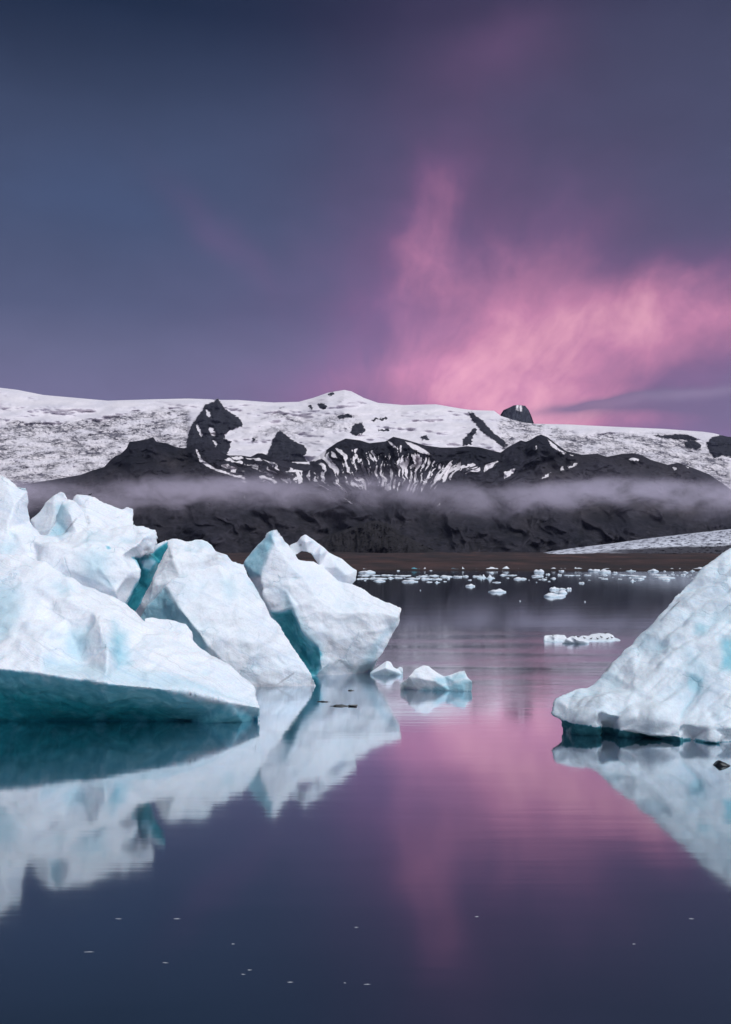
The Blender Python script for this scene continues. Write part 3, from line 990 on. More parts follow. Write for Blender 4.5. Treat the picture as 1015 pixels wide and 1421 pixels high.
# -- the tall jagged mass behind it
back_berg = [
    chunk([(-150, 655, 61), (-60, 640, 60.5), (-20, 650, 60), (0, 656.5, 59.5), (10, 661, 59.4), (22, 670, 59.3), (38, 670, 59.2), (41, 677, 59.2), (40, 705, 59.1), (44, 724, 59), (56, 741, 58.8), (75, 745, 58.5),
           (95, 738, 58.5), (120, 731, 58.5), (150, 732, 58.6), (187, 729, 58.7), (200, 731, 58.7), (217, 735, 58.7), (220, 745, 58.6), (231, 748, 58.6), (229, 756, 58.5), (215, 766, 58.4), (199, 771, 58),
           (186, 774, 57.6), (193, 786, 57.3), (196, 791, 57.2), (190, 806, 56.9), (184, 822, 56.7), (177, 838, 56.4), (176, 870, 56.4), W((172, 968)), W((90, 968)), W((0, 968)), W((-150, 968))],
          [(20, 700, 57.9), (10, 735, 57), (-60, 720, 58), (45, 748, 57), (62, 757, 56.2), (100, 762, 56), (125, 748, 56.6), (140, 790, 55.4), (100, 792, 55.5), (170, 770, 56.4), (180, 795, 56.1), (160, 820, 55.3),
           (200, 745, 57.5), (190, 757, 57), (0, 775, 55.8), (155, 752, 56.9), (60, 800, 55.5), (-60, 800, 56)], 4.5),
    chunk([(42, 722, 61.4), (55, 710, 61.4), (62, 697, 61.5), (75, 686, 61.5), (85, 681.5, 61.5), (90, 683, 61.4), (95, 693, 61.3), (104, 715, 61), (104, 750, 60), (60, 760, 60)], [(75, 710, 60.7), (70, 735, 60)], 1.6),
    chunk([(86, 697, 60), (94, 691, 60.2), (104, 694, 60.2), (118, 712, 59.6), (128, 735, 58.8), (110, 755, 58), (75, 754, 58), (64, 745, 58.6), (78, 724, 59.6)], [(98, 715, 58.6), (105, 735, 58), (88, 735, 59), (80, 745, 58.4)], 1.6),
    chunk([(99, 700, 62), (103, 693, 62), (106, 687.5, 62), (125, 687.5, 62), (133, 689, 62), (145, 697, 62), (160, 703.5, 62), (170, 707, 62), (176, 702.5, 62), (185, 705.5, 62), (191, 704.5, 62), (187, 714, 61.8), (187, 738, 61), (150, 755, 60), (110, 750, 60)],
          [(140, 722, 60.8), (120, 705, 61.2), (120, 725, 60), (168, 722, 61)], 2.2),
    chunk([(186, 768, 60), (205, 762, 60.2), (232, 750, 60.2), (233, 760, 60), (222, 782, 60), (205, 815, 60), (188, 850, 60), (174, 880, 60), (165, 860, 59.5), (185, 800, 59.5)],
          [(204, 770, 58.9), (199, 784, 58.8), (212, 782, 59.3), (190, 820, 59.4)], 2.0)]


def paint_back(U, V, co, no):
    w = wob(U, V, 4, 18, 2.0)
    b = 0.92 * area(U + w * .5, V + w * .5, [(184, 774), (199, 773), (214, 767), (229, 755), (233, 752), (234, 762), (222, 785), (205, 818), (186, 850), (170, 870), (176, 838), (186, 815), (196, 791)], 2.0)
    lump = area(U + w * .4, V + w * .4, [(195, 778), (208, 775), (214, 780), (208, 791), (199, 789)], 2)
    b = b * (1 - 0.6 * lump)
    b = np.maximum(b, 0.28 * area(U + w, V + w, [(80, 700), (94, 700), (90, 720), (96, 738), (86, 746), (64, 744), (78, 724)], 6))
    b = np.maximum(b, 0.20 * area(U + w, V + w, [(110, 770), (150, 765), (150, 800), (120, 806)], 14))
    b = np.maximum(b, 0.16 * area(U + w, V + w, [(-10, 750), (24, 752), (20, 770), (-10, 772)], 8))
    b = np.maximum(b, 0.45 * area(U + w * .3, V + w * .3, [(147, 757), (152, 757), (155, 761), (149, 762)], 1.5))
    n1 = np.clip(0.55 + fbm(co / 0.35 + 2, 3), 0, 1)
    d = 0.95 * n1 * area(U + w, V + w, [(199, 770), (203, 760), (209, 760), (211, 773), (205, 778)], 4)
    line = np.abs((U - 97) * 0.78 + (V - 731) * 0.62)
    d = np.maximum(d, 0.6 * sstep(1.8, 0.4, line + w * .3) * area(U, V, [(88, 742), (100, 718), (112, 720), (110, 735), (96, 744)], 3))
    d = np.maximum(d, 0.6 * n1 * area(U + w * .6, V, [(119, 715), (123, 716), (125, 726), (121, 730)], 2.2))
    d = np.maximum(d, 0.12 * area(U + w, V + w, [(180, 752), (196, 752), (196, 772), (182, 768)], 6))
    return b, d


o = iceberg('iceberg', back_berg, 0.08, lambda U, V, c, nn: melt(c, 11.3, 0.28, 0.11, 0.035) * np.where((V < 735) & (nn[:, 1] < 0), 0.55, 1.0), paint_back, 1)
tag(o, 'tall jagged white iceberg with upright fins and a teal crack holding a dirty lump', 'iceberg')

# -- the block right of the crack
crack_berg = [chunk(
    [(226, 760, 66.5), (233, 750, 66.6), (240, 746.5, 66.7), (258, 751, 66.8), (270, 748, 67), (279, 746.5, 67), (290, 750, 67), (296, 754, 67), (301, 763, 67), (318, 768.5, 67), (323, 778, 67), (339, 782, 66.8), (344, 795, 66.4),
     (346, 830, 66), (346, 870, 65.8), W((335, 943)), W((270, 944)), W((195, 944)), (184, 880, 65), (186, 850, 65), (190, 838, 65), (200, 812, 65.4), (212, 785, 66)],
    [(240, 775, 64.6), (260, 765, 65.4), (225, 810, 64.2), (280, 768, 65.5), (310, 782, 65.9), (207, 832, 64.1), (250, 800, 64.3), (214, 805, 64.4), (230, 785, 64.7), (300, 800, 65.2)], 4)]


def paint_crack(U, V, co, no):
    w = wob(U, V, 4, 18, 3.0)
    d = 0.42 * area(U + w, V + w, [(286, 772), (306, 766), (312, 776), (298, 786), (284, 784)], 6) * np.clip(0.6 + fbm(co / 0.4, 3), 0, 1)
    d = np.maximum(d, 0.14 * area(U + w, V + w, [(205, 800), (230, 780), (280, 778), (240, 810), (205, 840)], 10) * np.clip(0.6 + 1.4 * fbm(co / 0.25, 3), 0, 1))
    b = 0.22 * area(U + w, V + w, [(200, 850), (230, 815), (260, 800), (250, 840), (210, 870)], 10)
    return b, d


o = iceberg('iceberg', crack_berg, 0.08, lambda U, V, c, nn: melt(c, 21.3, 0.22, 0.12, 0.05), paint_crack, 1)
tag(o, 'rounded white iceberg with grey sooty smudges, right beside the teal crack', 'iceberg')

# -- the tilted slab in front of it
slab_berg = [chunk(
    [(231, 812, 63.9), (245, 802, 64.3), (259, 794.5, 64.6), (285, 788, 65), (304, 783, 65.2), (318, 792, 65.2), (343.5, 796.5, 65.2), (357, 810, 65), (365, 826, 64.7), (376, 855.5, 64.3), (389, 873, 64), (404.6, 893, 63.7),
     (420, 917, 63.4), (432, 934.5, 63.1), (438.5, 949, 62.8), W((438, 951)), W((410, 952.3)), W((385, 952.8)), W((353, 953)), W((300, 954)), W((220, 956)), (192, 880, 64), (193, 856, 64), (205, 840, 64)],
    [(250, 845, 62.4), (272, 873, 61.7), (290, 897, 61.8), (300, 830, 63.1), (330, 850, 63), (345, 890, 62.3), (380, 900, 63), (400, 930, 62.8), (350, 930, 62.3), (310, 920, 61.9), (300, 880, 62), (315, 810, 64.1),
     (342, 820, 64), (225, 850, 63.8), (240, 872, 63.6), (265, 902, 63.2), (270, 815, 63.6), (362, 866, 63.2)], 3.5)]


def paint_slab(U, V, co, no):
    w = wob(U, V, 4, 18, 4.0)
    b = 0.36 * area(U + w * .6, V + w * .6, [(226, 816), (233, 818), (250, 846), (272, 874), (290, 898), (280, 930), (190, 930), (190, 855)], 5)
    b = np.maximum(b, 0.15 * area(U + w, V + w, [(306, 806), (322, 800), (332, 822), (316, 836)], 10))
    line = np.abs((U - 395) * 0.55 - (V - 943) * -0.83)
    d = 0.5 * sstep(1.6, 0.4, line + w * .2) * area(U, V, [(382, 952), (400, 930), (412, 926), (400, 952)], 3)
    d = np.maximum(d, 0.25 * area(U, V + w * .3, [(350, 949), (438, 947), (438, 956), (350, 958)], 2))
    return b, d


o = iceberg('iceberg', slab_berg, 0.08, lambda U, V, c, nn: melt(c, 33.1, 0.22, 0.085, 0.03), paint_slab, 1)
tag(o, 'tilted white slab iceberg with a pale blue side face, tapering to the water', 'iceberg')

# -- the pointed berg with the arched arm
peak_berg = [chunk(
    [(377, 727, 70.5), (371, 737, 70.7), (365, 747, 70.8), (351, 763, 71), (338.5, 782, 71), (345, 797, 71), (351, 806, 71), (354, 850, 70.5), (362, 890, 70), W((372, 942)), W((400, 939.5)), W((436, 938)), W((456, 937)),
     W((491, 935)), W((515, 932)), (527, 913, 69), (546.5, 881, 69.2), (556, 861.5, 69.5), (558, 844, 69.8), (547, 840, 70), (535, 836, 70.3), (525, 830, 70.4), (515, 826, 70.6), (506, 818, 70.8), (495, 812, 71), (470, 806, 71.2), (460, 797, 71.2), (445, 784, 71.3), (436, 779, 71.3),
     (425, 778, 71.3), (415, 776, 71.2), (407, 764, 71), (402, 756, 71), (393, 743, 70.8), (385, 732, 70.6)],
    [(383, 757, 69.8), (373, 772, 69.5), (362, 800, 69.2), (366, 825, 68.9), (377, 745, 70.2), (400, 780, 69.5), (420, 800, 69.1), (400, 820, 68.6), (440, 830, 68.8), (470, 850, 68.6), (500, 850, 68.8),
     (530, 850, 69.2), (450, 880, 68.3), (490, 890, 68.6), (552, 856, 69), (522, 893, 68.8), (495, 925, 69.0), (384, 862, 69.9), (400, 872, 70.3), (418, 902, 70.1), (432, 925, 69.3), (407, 842, 68.2), (418, 872, 68.2),
     (442, 897, 68.1), (446, 930, 68.0), (378, 852, 68.9), (470, 915, 68.6)], 3.5),
    chunk([(400, 757, 72.2), (406, 753, 72.2), (412.5, 750.5, 72.2), (417, 745, 72.2), (424, 741.5, 72.2), (436, 749, 72.2), (447, 757, 72.2), (456, 764.5, 72.2), (475.6, 775, 72.2), (487, 783, 72.2), (498, 790, 72.2), (495.5, 806, 72), (486, 816, 71.8), (470, 812, 71.6), (455, 797, 71.6),
           (444, 786, 71.6), (438, 778, 71.7), (434, 771, 71.8), (427, 767, 71.9), (419, 766, 72), (415, 769, 72), (416, 778, 71.8), (408, 774, 71.8)],
          [(424, 752, 71.5), (445, 768, 71.3), (470, 788, 71.2), (480, 798, 71.3)], 1.3)]


def paint_peak(U, V, co, no):
    w = wob(U, V, 4, 18, 5.0)
    b = 0.86 * area(U + w * .8, V + w * .8, [(376, 850), (394, 848), (407, 846), (418, 875), (440, 898), (446, 905), (441, 938), (425, 938), (400, 900)], 5)
    b = b * np.clip(1.0 - 0.35 * np.clip(fbm(co / 0.8, 3) * 2, 0, 1), 0, 1)
    b = np.maximum(b, 0.36 * area(U + w * .5, V + w * .5, [(377, 735), (380, 752), (372, 772), (360, 800), (345, 800), (337, 782), (352, 762)], 4))
    b = np.maximum(b, 0.30 * area(U + w, V + w, [(396, 822), (406, 838), (424, 872), (446, 895), (450, 936), (440, 938), (430, 900), (395, 850)], 10))
    b = np.maximum(b, 0.20 * area(U + w, V + w, [(550, 862), (525, 900), (512, 932), (492, 934), (520, 893)], 6))
    d = 0.10 * area(U + w, V + w, [(446, 860), (520, 850), (490, 930), (450, 930)], 12) * np.clip(0.4 + fbm(co / 0.3, 3), 0, 1)
    d = np.maximum(d, 0.55 * area(U, V, [(415, 755), (418, 755), (418, 758), (415, 758)], 1.0))
    return b, d


o = iceberg('iceberg', peak_berg, 0.08, lambda U, V, c, nn: melt(c, 43.1, 0.24, 0.10, 0.035) * np.where(V < 800, 0.6, 1), paint_peak, 1)
tag(o, 'pointed iceberg with an arched arm, a small see-through hole and a teal hollow', 'iceberg')

# -- the fluted slope on the other side of the channel
right_berg = [chunk(
    [(740, 985, 46.4), (751, 979, 46.5), (771, 970.5, 46.8), (794.6, 956, 47.2), (814, 950.5, 47.5), (836.7, 943.5, 47.8), (845, 931, 48), (853.6, 922.5, 48.2), (865, 905.5, 48.5), (879, 893, 48.8), (887, 880, 49), (904, 866, 49.2),
     (918, 852, 49.4), (926.6, 844, 49.6), (935, 827, 49.8), (949, 814, 50), (963, 807, 50.1), (971.5, 796, 50.3), (988, 783, 50.5), (1002, 771, 50.6), (1015, 760, 50.8), (1060, 725, 51), (1120, 700, 51), (1200, 720, 51),
     (1260, 800, 50.5), (1300, 900, 49), W((1300, 1026)), W((1150, 1030)), W((1015, 1029)), W((960, 1026)), W((900, 1021)), W((840, 1016.5)), W((783, 1013.5)), (779, 999, 46.6), (766, 992, 46.4)],
    [(781, 998, 45.9), (800, 1003, 45.3), (828, 1007, 44.9), (860, 1012, 44.45), (900, 1018, 44.1), (945, 1024, 43.75), (985, 1027, 43.5), (1015, 1029, 43.35), (800, 987, 45.4), (830, 989, 44.95), (862, 993, 44.55), (902, 998, 44.25), (945, 1004, 43.95), (985, 1009, 43.7), (1020, 1011, 43.6), (1100, 1026, 43.2), (1200, 1010, 44), (800, 975, 46), (840, 965, 46),
     (880, 960, 45.8), (880, 920, 47.2), (920, 930, 46.2), (930, 880, 47.8), (960, 900, 46.8), (980, 850, 48.2), (1000, 900, 46.5), (990, 960, 45), (940, 970, 45.1), (900, 978, 45.2), (1015, 820, 48.6), (1060, 850, 47.8),
     (1060, 950, 45), (1120, 780, 49.3), (850, 978, 45.4)], 7)]


def relief_right(U, V, co, no):
    s = melt(co, 53.1, 0.14, 0.09, 0.04)
    # flutes climb to the right
    a, b = math.cos(math.radians(38)), math.sin(math.radians(38))
    q = np.stack([(co[:, 0] * a + co[:, 2] * b) / 4.6, (-co[:, 0] * b + co[:, 2] * a) / 1.0, co[:, 1] / 4], -1)
    warped = q + 0.30 * np.stack([perlin(co / 2.6), perlin(co / 2.6 + 9), 0 * co[:, 0]], -1)
    fl = 0.36 * (np.abs(perlin(warped)) * 1.6 - 0.3) + 0.11 * (np.abs(perlin(warped * 2.3 + 5)) * 1.6 - 0.3)
    return (s + fl * (no[:, 2] > -0.2)) * sstep(735, 830, U)


def paint_right(U, V, co, no):
    w = wob(U, V, 6, 20, 6.0)
    b = 0.07 + 0.12 * np.clip(fbm(co / 1.6 + 4, 3) * 2 - 0.1, 0, 1)
    b = np.maximum(b, 0.42 * area(U + w, V + w, [(1000, 885), (1030, 880), (1040, 930), (1000, 935)], 10))
    b = np.maximum(b, 0.34 * area(U + w, V + w, [(950, 930), (978, 940), (974, 962), (956, 958)], 8))
    b = np.maximum(b, 0.30 * area(U + w, V + w, [(960, 862), (985, 864), (980, 882), (962, 880)], 8))
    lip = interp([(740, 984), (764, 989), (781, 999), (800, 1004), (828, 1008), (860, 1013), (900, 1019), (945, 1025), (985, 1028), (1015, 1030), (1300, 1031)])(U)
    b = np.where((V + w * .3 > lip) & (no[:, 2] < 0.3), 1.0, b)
    n1 = np.clip(0.5 + 1.3 * fbm(co / 0.3, 3), 0, 1)
    d = 0.45 * n1 * area(U + w, V + w, [(795, 968), (830, 962), (850, 972), (822, 990), (798, 990)], 8)
    line = np.abs((U - 937) * 0.78 + (V - 843) * 0.62)
    d = np.maximum(d, 0.8 * sstep(1.7, 0.5, line + w * .2) * area(U, V, [(928, 850), (940, 834), (946, 836), (936, 853)], 2))
    d = np.maximum(d, 0.7 * area(U + w * .2, V, [(842, 935), (848, 925), (852, 925), (846, 935)], 1.5))
    d = np.maximum(d, 0.35 * area(U, V + w * .3, [(932, 898), (942, 898), (940, 903), (932, 903)], 2))
    d = np.maximum(d, 0.03 + 0.10 * n1 * sstep(960, 1015, V))
    return b, np.where(b > 0.85, 0.3, d)  # last step darkens the undercut: shade below the lip put into the colour


o = iceberg('iceberg', right_berg, 0.075, relief_right, paint_right, 2)
tag(o, 'broad pale blue iceberg slope covered in flowing flutes above a dark overhang', 'iceberg')

# -- two small pieces beside the channel
sb = [chunk([(555, 948, 60.4), (567, 939, 60.6), (576, 928, 60.8), (587, 923.5, 61), (594, 924, 61), (600, 928.5, 61), (608, 933, 61), (617, 938, 61), (631, 934, 61), (640, 930.5, 61), (645.5, 929, 60.9), (648, 937, 60.8), (651, 941, 60.6), (656, 945, 60.4), (657, 952, 60.3),
             W((651, 959.5)), W((624, 958.5)), W((600, 958)), W((580, 957.5)), W((556, 955))],
            [(586, 942, 60.5), (606, 946, 60.45), (630, 944, 60.55)], 1.6, 0.6)]


def paint_small(U, V, co, no):
    w = wob(U, V, 3, 9, 7.0)
    b = 0.36 * area(U + w, V + w, [(584, 956), (606, 953), (625, 949), (640, 945), (650, 942), (659, 948), (655, 962), (580, 962)], 4.5)
    b = np.maximum(b, 0.28 * area(U + w, V + w, [(600, 940), (625, 938), (646, 932), (646, 942), (610, 952)], 4))
    d = 0.35 * area(U + w, V + w, [(645, 948), (658, 944), (658, 958), (646, 960)], 2.5)
    return b, d


o = iceberg('ice_floe', sb, 0.045, lambda U, V, c, nn: melt(c, 61.0, 0.10, 0.07, 0.03, 0.5), paint_small, 12)
tag(o, 'small white humped ice floe with a dark teal waterline and a raised tail', 'ice floe')
sb = [chunk([(513, 933.5, 69), (527, 924, 69.2), (537, 916.5, 69.3), (542.5, 918, 69.3), (547, 926, 69.2), (551, 928, 69.2), (556, 924.5, 69.2), (559.5, 927, 69.1), (560, 933, 69), W((559, 936)), W((540, 937)), W((515, 936.5))],
            [(535, 927, 68.4), (548, 931, 68.5), (525, 931, 68.6)], 1.2, 0.5)]
o = iceberg('ice_floe', sb, 0.045, lambda U, V, c, nn: melt(c, 67.0, 0.1, 0.05, 0.02, 0.5),
            lambda U, V, c, nn: (0.02 + 0.16 * sstep(928, 936, V), 0 * U), 2)
tag(o, 'little cream white ice block floating at the foot of the pointed iceberg with the arch', 'ice floe')

# ---------------------------------------------------------------- floes
def floe_mesh(name, w, depth, h, seed, kind='flat'):
    """a raft of ice: uneven rim, lumpy top, and its keel under water"""
    r = np.random.default_rng(seed)
    na, nr = 26, 6
    ang = np.linspace(0, 2 * np.pi, na, endpoint=False)
    k = r.random(6) * 6.28
    rim = 1 + 0.16 * np.sin(2 * ang + k[0]) * r.random() + 0.13 * np.sin(3 * ang + k[1]) + 0.09 * np.sin(5 * ang + k[2]) + 0.06 * np.sin(9 * ang + k[3])
    verts, faces = [], []
    off = r.uniform(-0.35, 0.35)
    for j in range(nr):
        t = 1 - j / nr
        for i in range(na):
            x, y = np.cos(ang[i]) * rim[i] * t, np.sin(ang[i]) * rim[i] * t
            edge = (1 - t ** 4)
            if kind == 'peak':
                zt = max(0.28, 1 - 1.25 * math.hypot(x - off, y * 0.8)) * (edge * 0.8 + 0.2)
            else:
                zt = 0.45 + 0.55 * edge
            zt *= 0.72 + 0.5 * math.sin(3.1 * x + k[4]) * math.sin(2.3 * y + k[5]) + 0.22 * (r.random() - 0.5)
            verts.append((x * w / 2, y * depth / 2, max(0.12, zt) * h))
    top = len(verts)
    verts.append((0, 0, h * 0.85))
    under = len(verts)
    for i in range(na):
        verts.append((np.cos(ang[i]) * rim[i] * w * 0.49, np.sin(ang[i]) * rim[i] * depth * 0.49, -0.25 * h - 0.05))
    for j in range(nr - 1):
        for i in range(na):
            i2 = (i + 1) % na
            faces.append((j * na + i, j * na + i2, (j + 1) * na + i2, (j + 1) * na + i))
    for i in range(na):
        i2 = (i + 1) % na
        faces.append(((nr - 1) * na + i, (nr - 1) * na + i2, top))
        faces.append((under + i, under + i2, i2, i))
    faces.append(tuple(under + i for i in reversed(range(na))))
    m = bpy.data.meshes.new(name)
    m.from_pydata(verts, [], faces)
    smooth(m)
    zed = np.array([v[2] for v in verts])
    tint = {'teal': 0.62, 'black': 0.9, 'blue': 0.3}.get(kind, 0.0)
    set_attr(m, 'blue', np.clip(tint + 0.12 * (zed < 0.4 * h), 0, 1) + 0 * zed)
    set_attr(m, 'dirt_shade', np.full(len(zed), 0.75 if kind == 'black' else 0.0))
    return m


SPECIAL = {
    'a420': ('teal', 'low teal ice floe touching a white pinnacle off the brown shore'),
    'a505': ('peak', 'white ice pinnacle standing beside the low teal floe off the brown shore'),
    'a730': ('black', 'low black and teal ice chunk leaning against a white shard near the far shore'),
    'a785': ('peak', 'white shard of ice standing beside the black ice chunk near the far shore'),
    'b175': ('peak', 'bulky white floe with a flat raised top, bigger than the drift ice around it'),
    'b680': ('peak', 'white floe with a low pyramid peak on a long flat base'),
    'b105': ('flat', 'lone flat white floe with a notched tail on the dark open water'),
    'b510': ('flat', 'long flat white floe at the front of a tight cluster on dark water'),
    'b590': ('flat', 'middle flat floe of a tight cluster lying behind the long flat floe'),
    'b555': ('flat', 'oval white floe at the back of a tight cluster on dark water'),
    'b675': ('flat', 'round white floe at the end of a tight cluster on dark water'),
    'b615': ('flat', 'tiny chain-like floe linking the oval and the round floe of the cluster'),
    'a838': ('flat', 'lone diamond-shaped white floe off the main band of drift ice'),
}
SETS = {
    'a': (490, 770, 5.342, [(60, 105, 88, 106), (105, 180, 98, 108), (185, 300, 95, 108), (300, 395, 100, 107), (420, 515, 90, 112), (505, 565, 72, 112), (565, 600, 100, 106), (635, 680, 102, 108),
                            (730, 800, 88, 109), (785, 845, 66, 112), (847, 860, 98, 106), (878, 892, 97, 110), (905, 945, 97, 112), (985, 1012, 92, 110), (45, 165, 115, 138), (45, 120, 145, 158), (130, 205, 146, 156),
                            (206, 300, 143, 155), (310, 440, 148, 158), (475, 555, 150, 165), (558, 640, 146, 160), (642, 735, 148, 168), (742, 810, 148, 170), (815, 860, 148, 165), (890, 945, 150, 165), (945, 985, 135, 175),
                            (30, 110, 168, 180), (115, 250, 165, 180), (260, 300, 160, 178), (302, 365, 163, 175), (365, 480, 182, 205), (400, 500, 167, 180), (510, 590, 167, 185), (592, 660, 172, 185), (150, 240, 180, 200),
                            (545, 585, 195, 205), (605, 645, 185, 212), (670, 695, 193, 200), (855, 880, 180, 190), (838, 905, 212, 240), (695, 720, 162, 180), (80, 100, 186, 193), (497, 505, 258, 266)]),
    'b': (660, 770, 5.342, [(0, 35, 97, 110), (85, 178, 82, 112), (175, 300, 70, 120), (298, 345, 88, 115), (440, 515, 108, 137), (530, 612, 90, 112), (614, 680, 86, 108), (680, 815, 72, 112), (620, 660, 113, 125),
                            (850, 930, 104, 128), (920, 1010, 85, 105), (935, 1000, 112, 137), (15, 75, 135, 185), (77, 150, 140, 185), (105, 135, 125, 140), (185, 235, 140, 155), (240, 300, 145, 155), (290, 370, 162, 185),
                            (430, 510, 145, 165), (490, 530, 175, 187), (525, 555, 135, 150), (560, 600, 165, 180), (610, 640, 138, 155), (660, 735, 147, 155), (745, 780, 147, 155), (810, 860, 143, 155), (950, 978, 145, 155),
                            (540, 558, 190, 200), (130, 195, 198, 208), (770, 808, 197, 215), (105, 230, 248, 285), (555, 618, 232, 265), (615, 672, 242, 260), (675, 712, 235, 265), (590, 685, 256, 292), (510, 670, 276, 320),
                            (360, 375, 105, 112), (395, 402, 183, 190), (450, 460, 200, 206), (328, 336, 338, 346), (808, 818, 346, 351)]),
    'c': (830, 770, 5.486, [(20, 100, 85, 105), (20, 100, 112, 140), (120, 190, 105, 122), (120, 150, 124, 145), (195, 220, 112, 120), (222, 295, 105, 130), (395, 465, 110, 132), (545, 598, 100, 120), (600, 663, 93, 120),
                            (665, 704, 105, 122), (650, 690, 125, 140), (706, 738, 105, 130), (740, 840, 97, 125), (160, 245, 148, 158), (250, 375, 150, 173), (290, 350, 168, 192), (252, 290, 176, 208), (405, 510, 145, 157),
                            (432, 585, 160, 181), (500, 555, 178, 198), (632, 670, 142, 160), (45, 70, 148, 160), (30, 75, 176, 187), (155, 185, 180, 187), (600, 612, 150, 158), (500, 520, 120, 128), (570, 580, 130, 138)]),
}
scatter = random.Random(5)
for key in SETS:        # crumbs between the bigger pieces
    for _ in range(26):
        x0 = scatter.uniform(20, 990 if key != 'c' else 760)
        y1 = scatter.choice((108, 118, 150, 156, 168, 178, 186)) + scatter.uniform(-5, 5)
        SETS[key][3].append((x0, x0 + scatter.uniform(5, 27), y1 - scatter.uniform(5, 9), y1))
seed = 100
for key, (ox, oy, s, items) in SETS.items():
    for (x0, x1, y0, y1) in items:
        seed += 1
        u0, u1, v0, v1 = ox + x0 / s, ox + x1 / s, oy + y0 / s, oy + y1 / s
        # a mirror image doubles the height of what one sees of flat pieces
        hpx = (v1 - v0) * (0.62 if y1 > 140 else 0.85)
        vb = min(max(v1 - (v1 - v0) * 0.22, 791.6), 860)
        c = on_water(0.5 * (u0 + u1), vb)
        mpp = c.y / F
        kind, label = SPECIAL.get(key + str(x0), ('flat', None)) if not (key == 'b' and x0 == 105 and y0 < 200) else ('flat', None)
        if label is None and (x1 - x0) < 75 and (y1 - y0) > 24:
            kind = 'peak'
        w = (u1 - u0) * mpp
        h = max(0.2, 0.9 * hpx * mpp)
        if y1 > 230:
            h = min(h, 1.1)
            dep = w * 0.9
        else:
            dep = max(1.6, min(w * 1.3, 14.0))
        o = link('ice_floe', floe_mesh('ice_floe', w, dep, h, seed, kind), M_FLOE)
        o.location = (c.x, c.y + dep * 0.2, 0)
        if label is None:
            long_, tall = (x1 - x0) > 70, kind == 'peak'
            if y1 > 186 and (x1 - x0) > 30:
                label, grp = 'small white floe drifting on the open-water side of the drift ice', 'floes on the open-water side'
            elif (x1 - x0) < 30:
                label, grp = (('tiny white crumb of ice right under the brown far shore', 'ice crumbs under the far shore') if y1 < 125 else
                              ('tiny white crumb of ice in the crowded middle band of drift ice', 'ice crumbs in the drift ice') if y1 < 165 else
                              ('tiny white crumb of ice on the open-water side of the drift ice', 'ice crumbs on the open-water side'))
            elif y1 < 142:
                label, grp = (('lumpy upright white floe close under the brown far shore', 'upright floes under the far shore') if tall else
                              ('long thin white floe close under the brown far shore', 'long floes under the far shore') if long_ else
                              ('short low white floe close under the brown far shore', 'short floes under the far shore'))
            else:
                label, grp = (('lumpy upright white floe in the crowded middle band of drift ice', 'upright floes in the drift ice') if tall else
                              ('long thin white floe in the crowded middle band of drift ice', 'long floes in the drift ice') if long_ else
                              ('short low white floe in the crowded middle band of drift ice', 'short floes in the drift ice'))
            tag(o, label, 'ice floe', grp)
        else:
            tag(o, label, 'ice floe')

# the raft of three low floes with resting birds
raft = [
    ([(754.5, 888, 97), (756, 882.5, 97.5), (762, 881, 98), (775, 880.5, 98), (784, 881, 98), (787, 884, 97.5), (787, 890, 97), W((786, 890.3)), W((770, 890.5)), W((756, 890))], [(770, 885.5, 96.2)],
     'low square-edged white floe without birds at the blunt end of the raft'),
    ([(780, 891, 93), (785, 886, 94), (792, 883, 94.5), (799, 881.5, 95), (804, 884, 95), (812, 886.5, 94.8), (818, 889, 94.5), (819, 892, 94), W((818, 893)), W((800, 893.4)), W((781, 892.6))], [(800, 888, 93.3), (812, 890, 93.6)],
     'low lumpy white floe with a shadowed waterline in the middle of the raft'),
    ([(803, 884.5, 98.5), (808, 881.5, 99), (816, 882.5, 99), (822, 880, 99.5), (831, 878.3, 100), (845, 878.3, 100), (851, 881, 99.8), (853, 885.5, 99.2), (860, 886.5, 98.6), (863, 889.5, 98), W((862, 890)), W((845, 891.2)), W((815, 891.5)), W((803, 890.5))],
     [(835, 883, 98), (850, 888, 97), (825, 888.5, 96.6), (840, 888.5, 96.5)], 'domed white floe dotted with dark resting birds'),
]
for k, (ol, inn, label) in enumerate(raft):
    o = iceberg('ice_floe', [chunk(ol, inn, 2.2, 0.5)], 0.09, lambda U, V, c, nn, k=k: melt(c, 71.0 + k, 0.12, 0.06, 0.03, 0.6),
                lambda U, V, c, nn: (0.10 * sstep(0.3, 0.0, c[:, 2]), 0 * U), 1, M_FLOE)
    tag(o, label, 'ice floe')

